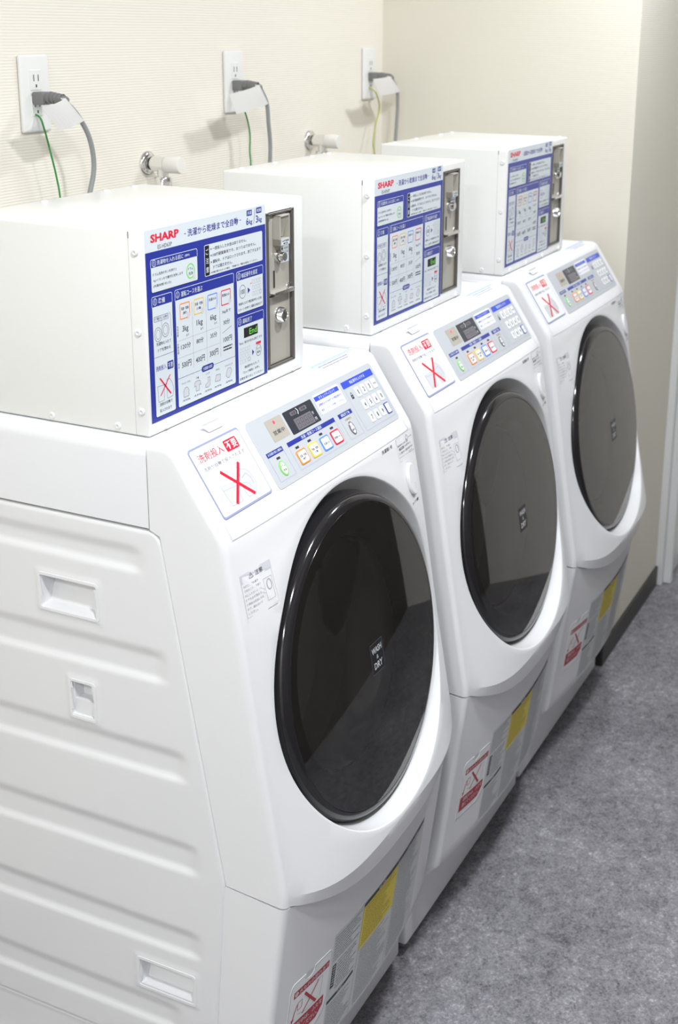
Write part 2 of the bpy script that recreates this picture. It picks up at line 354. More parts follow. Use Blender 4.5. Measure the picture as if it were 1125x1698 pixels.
def front_panel_bm():
    bm = bmesh.new(); cache = {}
    def V(p):
        k = (round(p.x, 5), round(p.y, 5), round(p.z, 5))
        if k not in cache: cache[k] = bm.verts.new(p)
        return cache[k]
    def quad(*p):
        v = []
        for q in p:
            w_ = V(q)
            if w_ not in v: v.append(w_)
        if len(v) >= 3:
            try: bm.faces.new(v)
            except ValueError: pass
    # stations down the front: function of x, side boundary point
    st = []
    for y in (1.664, 1.650, 1.640): st.append((lambda x, y=y: Vector((x, y, 1.212)), (1.664, 1.094)))
    p0, p1, p2 = Vector((0, 1.6399, 1.212)), Vector((0, 1.6279, 1.212)), slope_pt(0, .0073)
    for i in range(1, 7):
        t = i / 6; st.append((lambda x, p=(p0 * (1 - t) ** 2 + p1 * 2 * t * (1 - t) + p2 * t * t): Vector((x, p.y, p.z)), (1.664, 1.094)))
    for s in (.012, .035, .06, .085, .108, .120): st.append((lambda x, s=s: slope_pt(x, s), (1.664 - .016 * s / .131, 1.0935 - .0065 * s / .131)))
    def knee(x):
        a = slope_pt(x, .120); b = face_pt(x, .012); c = flat_pt(x, 0, bulge_amp(0) * bulge_g(x) * .8); return a * .25 + c * .5 + b * .25
    st.append((knee, (1.648, 1.087)))
    S0 = .012
    NS = 40
    ful = [S0 + (1) * i / NS for i in range(NS + 1)]
    fq = lambda x, q: S0 + (s_crease(x) - S0) * q
    for i in range(NS + 1):
        q = i / NS; st.append((lambda x, q=q: face_pt(x, fq(x, q)), side_bound(S0 + (.508 - S0) * q)))
    # lip below the crease: turned back a little, then under
    def lip(x, q):
        s = s_crease(x) + (s_end(x) - s_crease(x)) * q; return face_pt(x, s, -.013 * q * (1 - dn(x) ** 6))
    for q in (.33, .66, 1.0): st.append((lambda x, q=q: lip(x, q), side_bound(.521 if q == 1 else .508 + .013 * q)))
    def under(x): p = lip(x, 1.0); return Vector((x, p.y + .035, p.z - .001))
    for mir in (0, 1):
        X = (lambda p: Vector((XL + XR - p.x, p.y, p.z))) if mir else (lambda p: p)
        prev = None
        for f, Bd in st:
            Fp = f(xl_); d = Vector((Bd[0] - Fp.y, Bd[1] - Fp.z)); L = d.length; d = d / L
            row = corner(Fp, d, RC) + [Vector((XL, Fp.y + d[0] * (RC + (L - RC) * t), Fp.z + d[1] * (RC + (L - RC) * t))) for t in (.3, .7, 1)]
            row.append(Vector((XL + .003, row[-1].y + d[0] * .002, row[-1].z + d[1] * .002)))
            row.append(Vector((XL + .02, row[-1].y + d[0] * .002, row[-1].z + d[1] * .002)))
            row = [X(p) for p in row]
            if prev:
                for i in range(len(row) - 1):
                    q = (prev[i], row[i], row[i + 1], prev[i + 1]); quad(*(q if not mir else q[::-1]))
            prev = row
    # front strips above and below the round opening region
    nt = 3 + 6 + 6 + 1
    def strip(i, j):
        fa, fb = st[i][0], st[j][0]
        for a, b in zip(XS, XS[1:]): quad(fa(a), fa(b), fb(b), fb(a))
    for i in range(nt): strip(i, i + 1)
    i0 = nt + NS
    for i in range(i0, i0 + 3): strip(i, i + 1)
    f = st[-1][0]
    for a, b in zip(XS, XS[1:]): quad(f(a), f(b), under(b), under(a))
    # polar region round the door: outer boundary of the face region
    bd = [(x, fq(x, 0)) for x in XS] + [(xr_, fq(xr_, i / NS)) for i in range(1, NS + 1)] + [(x, fq(x, 1)) for x in XS[::-1][1:]] + [(xl_, fq(xl_, 1 - i / NS)) for i in range(1, NS)]
    rc = (.318, .2795); RR = .2585
    rings = []
    for x, s in bd:
        dx, dy = x - rc[0], s - rc[1]; d = math.hypot(dx, dy); dx /= d; dy /= d; col = [face_pt(x, s)]
        for t in (.25, .5, .75): r = d + (RR + .004 - d) * t; col.append(face_pt(rc[0] + dx * r, rc[1] + dy * r))
        # rounded rim, then a bowl that sinks to the foot of the door ring
        rim = face_pt(rc[0] + dx * RR, rc[1] + dy * RR)
        rimh = bulge_amp(rc[1] + dy * RR) * bulge_g(rc[0] + dx * RR)
        for dr, dh in ((.004, 0), (.0015, -.0008), (0, -.0025)): col.append(face_pt(rc[0] + dx * (RR + dr), rc[1] + dy * (RR + dr), dh))
        ex, ey = .314 + dx * .236, .284 + dy * .236
        ix, iy = rc[0] + dx * RR, rc[1] + dy * RR
        h0 = rimh - .0025
        for t in (.15, .35, .6, .85, 1.0):
            hh = h0 + (-.024 - h0) * math.sin(t * PI / 2) ** .8
            col.append(flat_pt(ix + (ex - ix) * t, iy + (ey - iy) * t, hh))
        rings.append(col)
    for a, b in zip(rings, rings[1:] + rings[:1]):
        for i in range(len(a) - 1): quad(a[i], b[i], b[i + 1], a[i + 1])
    bmesh.ops.remove_doubles(bm, verts=bm.verts, dist=2e-5)
    bmesh.ops.recalc_face_normals(bm, faces=bm.faces)
    return bm

def kick_bm():
    bm = bmesh.new(); NZ = 14
    def ztop(x): return face_pt(x, s_end(x), -.013 * (1 - dn(x) ** 6)).z - .0020
    def zbot(x): return .214 + .016 * (1 - dn(x) ** 2)
    ys = lambda z: 1.561 + (max(0, .587 - z)) * .084
    rows = []
    for i in range(NZ + 1):
        q = i / NZ; row = []
        def fp(x): z = ztop(x) + (zbot(x) - ztop(x)) * q; return kick_pt(x, z)
        F0 = fp(xl_); yb = ys(F0.z); d = (1, 0)
        left = corner(F0, d, RC) + [Vector((XL, F0.y + RC + (yb - F0.y - RC) * t, F0.z + (.5855 - F0.z) * t * (1 - q) ** 6)) for t in (.5, 1)] + [Vector((XL + .003, yb + .003, F0.z)), Vector((XL + .02, yb + .003, F0.z))]
        row = left[::-1] + [fp(x) for x in XS[1:-1]] + [Vector((XL + XR - p.x, p.y, p.z)) for p in left]
        rows.append(row)
    top = [p + (Vector((0, .03, 0)) if XL + .012 < p.x < XR - .012 else Vector((.012 if p.x < .3 else -.012, 0, 0))) for p in rows[0]]
    ny = lambda p: Vector((XL + (p.x - XL), max(p.y, 1.5665), max(.105, p.z - (max(p.y, 1.5665) - p.y) * 1.15)))
    b1 = [p.lerp(ny(p), .06) + Vector((0, 0, -.002)) for p in rows[-1]]; b2 = [p.lerp(ny(p), .5) for p in rows[-1]]; b3 = [ny(p) for p in rows[-1]]
    vr = [[bm.verts.new(p) for p in r] for r in [top] + rows + [b1, b2, b3]]
    for a, b in zip(vr, vr[1:]):
        for i in range(len(a) - 1): bm.faces.new((a[i], a[i + 1], b[i + 1], b[i]))
    bmesh.ops.remove_doubles(bm, verts=bm.verts, dist=1e-5); bmesh.ops.recalc_face_normals(bm, faces=bm.faces)
    return bm

POCKETS = [(1.757, 1.852, .947, .994), (1.771, 1.809, .789, .841), (1.621, 1.715, .369, .412)]
RIBS = [(1.672, 1.066, 1.030, -.006), (1.640, .921, .875, .006), (1.614, .776, .731, .010), (1.600, .634, .587, .012), (1.600, .489, .447, .012), (1.640, .352, .309, .012)]
def side_bm(mir=False):
    """embossed steel side: shallow troughs and sunk hand holds"""
    def yb(z):
        if z > 1.066: q = min(1, (z - 1.066) / .026); return 1.6455 + .025 * (1 - math.sqrt(max(0, 1 - q * q)))
        return 1.561 + (z - .587) * .173 + .0012 if z > .587 else 1.5622 + (.587 - z) * .084
    Z0, Z1, YE = .255, 1.092, 2.165; nz, ny = 230, 150; bm = bmesh.new(); g = []
    for i in range(nz + 1):
        z = Z0 + (Z1 - Z0) * i / nz; row = []; y0 = yb(z)
        for j in range(ny + 1):
            y = y0 + (YE - y0) * j / ny; d = 0.0
            e = min(y - y0, z - Z0, Z1 - z)
            if e < .004: d += .0028 * (1 - e / .004) ** 2
            for ye, zt, zb, tilt in RIBS:
                zt_, zb_ = zt + tilt * .0, zb - (y - ye) * tilt * 6 / 1.0 * .16
                f = ss(zt_ + .004, zt_ - .016, z) * ss(zb_ - .004, zb_ + .007, z) * ss(ye - .002, ye + .030, y)
                d += .0045 * f
            for a, b, c, e2 in POCKETS:
                if a - .012 < y < b + .012 and c - .012 < z < e2 + .012:
                    d -= .0015 * ss(a - .012, a - .004, y) * ss(b + .012, b + .004, y) * ss(c - .012, c - .004, z) * ss(e2 + .012, e2 + .004, z)
            row.append(bm.verts.new((XL + d, y, z)))
        g.append(row)
    for i in range(nz):
        for j in range(ny):
            c = (g[i][j].co + g[i + 1][j + 1].co) / 2
            if any(a + .001 < c.y < b - .001 and c_ + .001 < c.z < e - .001 for a, b, c_, e in POCKETS): continue
            bm.faces.new((g[i][j], g[i][j + 1], g[i + 1][j + 1], g[i + 1][j]))
    # turned edges
    for edge in ([r[0] for r in g], g[-1], g[0]):
        t = [bm.verts.new(v.co + Vector((.018, 0, 0))) for v in edge]
        for a, b, c, d in zip(edge, edge[1:], t[1:], t): bm.faces.new((a, b, c, d))
    bmesh.ops.recalc_face_normals(bm, faces=bm.faces)
    return bm

def ring_loop3(x, y0, y1, z0, z1, r): return [Vector((x, a, b)) for a, b in rr_loop(y0, z0, y1, z1, r, 5)]
def pocket_bm(y0, y1, z0, z1, depth, half=False):
    """frame and sunk pocket of a hand hold; the pocket slopes back under its top edge"""
    bm = bmesh.new()
    loops = [ring_loop3(XL + .002, y0 - .006, y1 + .006, z0 - .006, z1 + .006, .007), ring_loop3(XL - .0022, y0 - .0045, y1 + .0045, z0 - .0045, z1 + .0045, .006),
             ring_loop3(XL - .0022, y0 - .001, y1 + .001, z0 - .001, z1 + .001, .004), ring_loop3(XL + .003, y0 + .001, y1 - .001, z0 + .001, z1 - .001, .003)]
    if half:
        zm = z0 + (z1 - z0) * .45
        loops.append(ring_loop3(XL + .004, y0 + .002, y1 - .002, z0 + .002, z1 - .002, .003)); 
    deep = ring_loop3(XL + depth, y0 + .004, y1 - .004, z0 + .004, z1 - .001, .003)
    if not half:
        deep = [Vector((XL + .012 + (depth - .012) * ss(z0, z1, p.z) ** .7, p.y, p.z)) for p in deep]
    loops.append(deep)
    vr = [[bm.verts.new(p) for p in L] for L in loops]
    for a, b in zip(vr, vr[1:]):
        for i in range(len(a)): bm.faces.new((a[i], a[(i + 1) % len(a)], b[(i + 1) % len(a)], b[i]))
    bm.faces.new(vr[-1])
    if half: box_bm(XL + .003, XL + depth, y0 + .002, y1 - .002, z0 + .002, zm, 0, 1, bm)
    bmesh.ops.recalc_face_normals(bm, faces=bm.faces)
    return bm

def arch_bm():
    """top cover: rounded long edges, runs front to back"""
    prof = [(XL, 1.0955)]; r = .020
    prof += [(XL + r - r * math.cos(a * PI / 16), 1.212 - r + r * math.sin(a * PI / 16)) for a in range(9)]
    prof += [(XL + XR - x, z) for x, z in prof[::-1]]
    bm = bmesh.new(); ysq = (1.6655, 1.667, 2.15, 2.165)
    rows = [[bm.verts.new((x + (.001 if i in (0, 3) else 0) * (1 if x < .3 else -1), y, z - (.001 if i in (0, 3) else 0))) for x, z in prof] for i, y in enumerate(ysq)]
    for a, b in zip(rows, rows[1:]):
        for i in range(len(prof) - 1): bm.faces.new((a[i], a[i + 1], b[i + 1], b[i]))
    bm.faces.new(rows[-1]); bmesh.ops.recalc_face_normals(bm, faces=bm.faces)
    return bm

# ------------------------------------------------------------------ one washing machine
def make_machine():
    root = empty('washing_machine', (ORG.x, ORG.y, 0), 'nearest white drum washer-dryer, its ribbed side panel in full view', 'washing machine', 'coin washing machines in a row')
    B = lambda name, bm, m, par=root, sm=False, ang=None: bm_obj(name, bm, m, par, sm, ORG, ang)
    # body: open-fronted box behind the front panel
    bm = bmesh.new(); box_bm(XL + .036, XR, 1.68, 2.16, .17, 1.19, 0, 1, bm)
    bmesh.ops.delete(bm, geom=[f for f in bm.faces if f.normal.y < -.9], context='FACES')
    box_bm(XL + .004, XR - .001, 1.585, 2.16, .165, .2525, .003, 2, bm)
    B('cabinet', bm, 'panel')
    B('top_cover', arch_bm(), 'white', root, False, 40)
    sp = B('side_panel', side_bm(), 'panel', root, True)
    for i, (a, b, c, d) in enumerate(POCKETS):
        h = bm_obj('hand_hold' if i != 1 else 'latch_hole', pocket_bm(a, b, c, d, .030 if i != 1 else .020, i == 1), 'white', sp, False, ORG)
    fp = B('front_panel', front_panel_bm(), 'white', root, False, 19)
    # seams and printed marks that belong to the front panel: thin seam line round the fascia
    s = Sheet(lambda u, v, h: SLm(u, v, h) if v <= 131.5 else FAm(u, v - 131.2, h))
    s.line([(32, -2), (32.6, 0), (35, 65), (37.4, 131)] + [(38 + (576 - 38) * i / 24, 137.7) for i in range(25)] + [(571.5, 131), (571, 60), (570, 2)], .8, 'seam', .25)
    s.build('fascia_seam', fp, ORG)
    # small finger notch above the detergent lid
    bm = bmesh.new()
    q = [slope_pt(.094, -.012), slope_pt(.150, -.012), slope_pt(.140, .001), slope_pt(.104, .001)]
    inn = [slope_pt(.103, -.009, -.002), slope_pt(.141, -.009, -.002), slope_pt(.134, -.002, .0005), slope_pt(.110, -.002, .0005)]
    lift = Vector((0, -.0002, .0012)); a = [bm.verts.new(p + lift) for p in q]; b = [bm.verts.new(p + lift) for p in inn]
    for i in range(4): bm.faces.new((a[i], a[(i + 1) % 4], b[(i + 1) % 4], b[i]))
    bm.faces.new(b); B('lid_notch', bm, 'white')
    # kick panel, its lint filter flap and its caution label
    kp = B('kick_panel', kick_bm(), 'white', root, False, 45)
    s = Sheet(KIm); V0 = 600
    L = [(54, 303), (54, 192), (57, 181), (62, 178), (88, 177.5)] + [(98 + 12 * math.cos(a) * -1, 178 + 12 * math.sin(a)) for a in [i * PI / 8 for i in range(9)]][1:-1] + [(110, 177.5), (148, 177.5), (153, 182), (153, 270), (147, 292), (130, 303)]
    cx, cy = 103, 240
    I = [(cx + (x - cx) * .975, cy + (y - cy) * .982) for x, y in L]
    s.band(L, I, 'white', .2, 1.0)
    nb = 8
    s.grid(56.5, 192, 151, 268, 'lid_white', .9, 10, 4); s.poly([(56.5, 268), (151, 268), (146, 290), (129, 301), (56.5, 301)], 'lid_white', .9)
    s.poly([(57, 192), (59, 183), (63, 180), (86, 179.5), (86, 192)], 'lid_white', .9); s.poly([(112, 192), (112, 180), (147, 180), (151, 184), (151, 192)], 'lid_white', .9)
    s.poly([(86, 192), (86, 184), (90, 188), (98, 191), (106, 188), (112, 182), (112, 192)], 'lid_white', .9)
    s.poly([(86, 180), (98, 178), (111, 180), (106, 188), (98, 191), (90, 188)], 'greywhite', .5)
    for a_, b_2 in ((64, 106), (106, 148)): s.rect(a_, 196, b_2, 208, 'darkred', 1.1)
    s.ell(70, 202, 4, 4, 'print_white', 1.2); s.text('!', 69.3, 199, 70.7, 205, 'darkred', 1.3, .03)
    s.text('水もれの恐れあり', 76, 198, 146, 206, 'print_white', 1.25, .01)
    s.poly([(60, 256.5), (102, 256.5), (102, 288), (60, 288)], 'darkred', 1.1); s.poly([(102, 256.5), (143, 256.5), (143, 274), (128, 288), (102, 288)], 'darkred', 1.1)
    s.text('運転中は、ふたを', 70, 260, 140, 269, 'print_white', 1.25, .01); s.text('閉じてください。', 70, 273, 130, 282, 'print_white', 1.25, .01)
    s.line([(123.5, 214), (106, 233), (89, 251)], 2.2, 'darkred', 1.3); s.line([(90.5, 214), (106, 233), (122, 252)], 4.5, 'darkred', 1.3)
    s.line([(76, 222), (86, 222), (86, 236), (76, 236), (76, 222)], .9, 'darkred', 1.2); s.line([(75, 224), (70, 234), (66, 250)], 2, 'darkred', 1.2); s.poly([(63, 246), (70, 247), (65, 254)], 'darkred', 1.2)
    s.line([(118, 212), (134, 214), (132, 250)], .5, 'greyink', 1.2); s.line([(78, 244), (100, 252), (126, 248)], .5, 'greyink', 1.2)
    o = s.build('filter_flap', kp, ORG); o['label'] = 'red printed lint filter flap'
    s = Sheet(KIm)
    s.grid(157, 160.5, 490, 367, 'kickgrey', .3, 26, 12)
    s.grid(241, 160.5, 362, 167.5, 'ink', .5, 8, 1); s.grid(362, 160.5, 484, 167, 'ink', .5, 8, 1); s.grid(241, 168, 361.5, 249, 'caution', .5, 10, 5)
    s.text('警告', 287, 161.5, 315, 166.5, 'print_white', .7, .01); s.text('安全上のご注意', 400, 161.5, 450, 166.3, 'print_white', .7)
    for x in (240, 362.5): s.line([(x, 166), (x, 250), (x - 4, 320), (x - 6, 366)], .5, 'greyink', .6)
    s.dashes(246, 172, 357, 247, 16, 'ink', .65, .22, .4); s.dashes(160, 166, 237, 214, 9, 'greyink', .6, .24, .4); s.dashes(175, 219, 236, 276, 10, 'greyink', .6, .24, .4)
    s.dashes(246, 254, 353, 364, 21, 'greyink', .6, .22, .4); s.dashes(366, 170, 478, 364, 34, 'greyink', .6, .22, .4); s.dashes(160, 296, 234, 364, 13, 'greyink', .6, .24, .4)
    s.rect(161, 219, 171, 263, 'ink', .6); s.dashes(163, 222, 169.5, 261, 8, 'kickgrey', .75, .4, .1); s.line([(157, 287), (180, 286), (208, 284.5), (231, 280)], 6, 'ink', .6); s.text('お願い', 185, 282.6, 205, 287.2, 'kickgrey', .8)
    s.line([(157, 160.5), (241, 160.5), (362, 160.5), (484, 162)], .8, 'white', .7)
    o = s.build('caution_label', kp, ORG); o['label'] = 'silver caution sheet with yellow block'
    # base and feet
    bb = B('base', box_bm(.0015, .6165, 1.5693, 2.15, .03, .160, .006, 3), 'white', root, False, 40)
    for x in (.05, .568):
        for y in (1.64, 2.10): B('foot', lathe_bm([(0, 0), (.022, 0), (.022, .006), (.014, .008), (.014, .031), (0, .031)], (x, y, 0), (0, 0, 1), 20), 'gunmetal')
    # door: ring, smoked cover, badge, inner bowl
    ax = Vector((0, *nF)); dc = flat_pt(.3135, .285, 0)
    ring = [(.172, -.026), (.236, -.026), (.2460, -.024), (.2462, -.012), (.2440, .0), (.2425, .008), (.2418, .0085), (.2416, .0095), (.2400, .0130), (.2365, .0170), (.2330, .0185), (.2290, .0188), (.2285, .0182), (.2280, .0188)]
    dr = B('door', lathe_bm(ring, dc, ax, 128), 'blackgloss', root, False, 35)
    dome = [(.2280, .0188)] + [(.2280 * (1 - t), .0188 + .0060 * (1 - (1 - t) ** 2.0)) for t in [i / 20 for i in range(1, 21)]]
    bm_obj('door_glass', outward(lathe_bm(dome, dc, ax, 128), ax), 'smoked', dr, True, ORG)
    bowl = [(.176, -.026), (.172, -.034), (.158, -.048), (.120, -.066), (.06, -.076), (0, -.078)]
    bm_obj('glass_bowl', outward(lathe_bm(bowl, dc, ax, 64), ax), 'bowl', dr, True, ORG)
    bm_obj('inner_rim', lathe_bm([(.2285, .012), (.190, .006), (.181, -.008), (.177, -.026)], dc, ax, 96), 'mask', dr, False, ORG, 40)
    bm = bmesh.new(); bmesh.ops.create_uvsphere(bm, u_segments=40, v_segments=20, radius=1)
    for v in bm.verts:
        a, b_s, hh = v.co; k_ = 1 - .28 * b_s; p_ = flat_pt(.388 + .064 * a * k_ + .006 * b_s, .190 + .102 * b_s - .012 * a, -.058 + .016 * hh - .02 * b_s); v.co = p_
    bm_obj('dark_teardrop', bm, 'mask', dr, True, ORG)  # dark teardrop-shaped body set just in front of the glass bowl
    def dome_h(x, y):
        r = math.hypot(x - 315, y - 284); return 18.8 + 6.0 * (1 - min(1, r / 228) ** 2)
    dmap = lambda u, v, h: flat_pt(u / 1000, v / 1000, (dome_h(u, v) + h) / 1000)
    s = Sheet(dmap); s.grid(306, 270, 346, 318, 'black', .25, 4, 4)
    s.rro(306, 270, 346, 318, 1, .5, 'greyink', .4); s.text('WASH', 310, 277, 342, 287, 'fascia', .45, .02); s.text('&', 323, 290.5, 329, 297, 'fascia', .45); s.text('DRY', 313, 301, 340, 311.5, 'fascia', .45, .02)
    s.build('wash_dry_badge', dr, ORG)
    # drum with gasket and lifters
    axd = Vector((0, -.9848, .1736)); c2 = dc - Vector((0, -1, .16)).normalized() * .0
    B('gasket', lathe_bm([(.248, -.026), (.230, -.028), (.205, -.034), (.198, -.06), (.21, -.085), (.195, -.10), (.20, -.13)], dc, ax, 64), 'gasket', root, True)
    bm = lathe_bm([(.200, -.128), (.225, -.134), (.230, -.15), (.228, -.20), (.19, -.225), (.10, -.232), (0, -.235)], dc, ax, 72)
    for k in range(3):
        a0 = 2 * PI * k / 3 + .5
        e1 = Vector((1, 0, 0)); e2 = ax.cross(e1)
        pts = [(.229, -.145, -.16), (.175, -.150, 0), (.229, -.145, .16), (.10, -.231, .20), (.10, -.205, 0), (.10, -.231, -.20)]
        vs = [bm.verts.new(dc + ax * h + (e1 * math.cos(a0 + d) + e2 * math.sin(a0 + d)) * r) for r, h, d in pts]
        for q in ((0, 1, 4, 5), (1, 2, 3, 4), (0, 2, 1), (5, 4, 3)): bm.faces.new([vs[i] for i in q])
    B('drum', bm, 'drum', root, False, 35)
    # detergent lid with its sign
    s = Sheet(SLm); X0, Y0, X1, Y1 = 42.5, 9.2, 162.5, 111
    s.prism(rr_loop(X0, Y0, X1, Y1, 5), 'lidedge', .1, 1.2, .6); s.rr(X0 + 1.5, Y0 + 3.2, X1 - 2.0, Y1 - 3.2, 4, 'lid_white', 1.4)
    s.text('洗剤投入', 54.5, 20.5, 112.5, 32.5, 'red', 1.55, .006); s.rr(117, 18.6, 147.5, 35, 2.5, 'red', 1.55); s.text('不要', 119.5, 20.8, 145, 32.8, 'lid_white', 1.7, .02)
    s.text('洗剤が自動で投入されます', 54, 39.3, 151.5, 45, 'greyink', 1.55)
    G = 'paleink'; D_ = 'decalgrey'
    s.poly([(68, 73), (101, 74), (97, 101), (71, 100.5)], D_, 1.5); s.line([(67.5, 70.5), (100.5, 74), (95, 101), (70, 100.3), (67.8, 77), (67.5, 70.5)], .7, G, 1.6); s.line([(67.8, 77.2), (97, 79)], .6, G, 1.6)
    bt = [(116.8, 52), (122.5, 52.4), (122, 62), (132, 65), (138, 72), (140, 89), (129, 99.7), (110.5, 100.5), (107.8, 90.6), (109, 78), (116.5, 66), (116.8, 52)]
    s.poly(bt[:-1], D_, 1.5); s.line(bt, .7, G, 1.6); s.line([(116, 74), (128, 70), (134, 78), (134, 88)], .9, G, 1.6); s.line([(112, 80), (122, 82), (128, 92)], .6, G, 1.6)
    s.line([(81.1, 53), (126, 100.2)], 5.0, 'red', 1.8); s.line([(125.8, 52.5), (81, 100.4)], 5.0, 'red', 1.9)
    o = s.build('detergent_lid', root, ORG); o['label'] = 'white lid with red no detergent sign'
    # control panel
    s = Sheet(SLm); s.prism(rr_loop(178.8, 11, 566.5, 115, 7), 'fascia', .1, .8, .5)
    s.rr(223, 21, 267.5, 54, 2, 'taupe', 1.0); s.text('営業中', 231, 38.5, 261, 45.2, 'ink', 1.15, .005)
    s.rr(273, 21.2, 357, 57.2, 2, 'display', 1.0); s.rr(290, 25.2, 307.5, 31.4, 2, 'lcd', 1.15); s.rr(317.5, 25.2, 337.5, 31.5, 2, 'lcd', 1.15)
    s.text('洗濯', 293.5, 26.3, 304.5, 30.4, 'display', 1.3); s.text('乾燥', 321.5, 26.3, 333.5, 30.4, 'display', 1.3)
    s.line([(309.5, 23.4), (313, 28), (309.5, 33)], 1.6, 'print_white', 1.3); s.text('分', 342.8, 38.6, 347.6, 43.6, 'print_white', 1.3, .01); s.text('円', 343.6, 48.8, 348.6, 54, 'print_white', 1.3, .01)
    s.rr(365.3, 18.9, 445.5, 51, 3, 'lid_white', 1.0); s.rect(366.5, 22, 442.3, 29.3, 'blue', 1.15); s.text('セキュリティロック', 379, 23.2, 430, 28.2, 'print_white', 1.3, .006)
    s.text('盗難防止のため4ケタの暗証番号を', 370, 34.2, 441.5, 38, 'blue', 1.15); s.text('設定し、スタートを押してください。', 370, 43, 442.5, 46.8, 'blue', 1.15)
    s.rect(189.8, 61.8, 232.2, 68.8, 'navy', 1.0); s.text('お洗濯の前に(無料)', 192.5, 63, 230, 67.6, 'print_white', 1.15, .006)
    for x0, x1 in ((189.8, 233), (246.6, 388.3), (402, 446.5)): s.rro(x0, 62, x1, 106, .5, .45, 'lidedge', .95)
    s.rect(246.6, 62.1, 388.3, 68.9, 'navy', 1.0); s.text('洗濯・乾燥コース選択', 286, 63, 347, 67.9, 'print_white', 1.15, .006)
    s.rect(401.5, 62.7, 444.2, 69.8, 'navy', 1.0); s.text('運転終了後', 409, 63.8, 437, 68.6, 'print_white', 1.15, .006)
    s.rect(414, 73.2, 434, 76.6, 'taupe', 1.0); s.text('ロック', 419, 73.8, 429, 76.1, 'ink', 1.15)
    s.rr(454.5, 21, 558.5, 32.3, 1, 'blue', 1.0); s.text('暗証番号を入力する', 480, 23.6, 531, 29.2, 'print_white', 1.15, .006)
    s.rro(455.5, 21, 560, 106.3, .5, .45, 'lidedge', .95)
    s.rect(464.5, 45.5, 471.5, 52, 'ink', 1.0); s.ello(468, 45, 2.7, 4, .9, 'ink', 1.0); s.ell(468, 48.4, .9, 1.2, 'fascia', 1.15)
    for x in (212, 265.3, 300.7, 335.5, 369.5): s.rect(x - 4.6, 73.0, x + 4.6, 76.4, 'ink', 1.0)
    s.ell(244.6, 27.4, 2.7, 2.9, 'led', 1.2)
    cp = s.build('control_panel', root, ORG)
    s = Sheet(SLm); s.prism(rr_loop(291, 37, 341.3, 55, 1), 'lcd', 1.0, 1.4, .3)
    for i in range(4):
        for (a, b, c, d) in ((1.5, 0, 8, 0), (1.5, 6, 8, 6), (1.5, 12, 8, 12), (1.5, 0, 1.5, 6), (8, 0, 8, 6), (1.5, 6, 1.5, 12), (8, 6, 8, 12)): s.line([(294 + i * 11.4 + a, 40 + b), (294 + i * 11.4 + c, 40 + d)], .5, 'display', 1.5)
    s.build('display_window', cp, ORG)
    def button(loop, rim, x0, x1, y0, lines, ink='ink', lab=None):
        s = Sheet(SLm); s.prism(loop, rim, .9, 1.9, .5)
        cx = sum(p[0] for p in loop) / len(loop); cy = sum(p[1] for p in loop) / len(loop); rx = max(p[0] for p in loop) - cx; ry = max(p[1] for p in loop) - cy
        s.poly([(cx + (x - cx) * (1 - 2.3 / rx), cy + (y - cy) * (1 - 2.3 / ry)) for x, y in loop], 'lid_white', 2.05)
        for i, (t, a, b, c, d) in enumerate(lines): s.text(t, a, b, c, d, ink, 2.2, .004)
        o = s.build('button', cp, ORG)
        if lab: o['label'] = lab
    button(el_loop(211.2, 90.3, 8.6, 11.6), 'green', 0, 0, 0, [('ドラム', 205.8, 85, 216.6, 88.4), ('洗浄', 207, 91.6, 215.4, 95.6)], lab='green ringed round button')
    for cx, col, ls, lab in ((267.5, 'orange', (('洗濯・乾燥', 7.6), ('(標準)', 12.8)), 'orange edged button'), (302.3, 'yellow', (('洗濯・乾燥', 7.6), ('(少量)', 12.8)), 'yellow edged button'), (337, 'skyblue', (('洗濯のみ', 9.6),), 'blue edged button'), (370.5, 'red', (('乾燥のみ', 9.6),), 'red edged button')):
        button(rr_loop(cx - 13, 79, cx + 13, 101, 3), col, 0, 0, 0, [(t, cx - (9 if len(ls) > 1 and i == 0 else (5 if len(ls) > 1 else 8.6)), 79 + y, cx + (9 if len(ls) > 1 and i == 0 else (5 if len(ls) > 1 else 8.6)), 79 + y + 3.9) for i, (t, y) in enumerate(ls)], lab=lab)
    button(el_loop(421.6, 90.5, 7.4, 11.2), 'lcd', 0, 0, 0, [('ロック', 416.6, 85.4, 426.4, 88.8), ('解除', 417.4, 91.6, 425.6, 95.6)], lab='grey ringed oval button')
    for i, t in enumerate(('1', '2', '3', '取消', '4', '5', '6', '0', '7', '8', '9', 'スタート')):
        cx = 489.3 + (i % 4) * 19.2; cy = 45.5 + (i // 4) * 22.8
        s = Sheet(SLm); st_ = t == 'スタート'; hw, hh = (7.6, 9.6) if st_ else (6.7, 8.2)
        s.prism(rr_loop(cx - hw, cy - hh, cx + hw, cy + hh, 2), 'navy' if st_ else 'lid_white', .9, 1.8, .5)
        if st_: s.rr(cx - 6, cy - 8, cx + 6, cy + 8, 1.5, 'lid_white', 2.0)
        if len(t) == 1: s.text(t, cx - (1.0 if t == '1' else 2.1), cy - 4, cx + (1.0 if t == '1' else 2.1), cy + 4, 'ink', 2.15, .01)
        else: s.text(t, cx - 4.6, cy - 1.9, cx + 4.6, cy + 1.9, 'greyink', 2.15)
        s.build('button', cp, ORG)
    # stickers and printed words on the face
    s = Sheet(FAm); s.rr(38, 55, 104, 118.5, 1.5, 'white', .25); s.rro(38.3, 66.5, 102.5, 113, 1, .4, 'paleink', .45); s.rr(38, 55, 104, 66.7, 1, 'decalgrey', .45)
    s.text('注意', 68, 57.6, 85, 64.4, 'greyink', .6, .006); s.line([(55, 64.2), (59.5, 57.4), (64, 64.2), (55, 64.2)], .7, 'greyink', .6); s.text('!', 59.1, 59.6, 59.9, 63.6, 'greyink', .6)
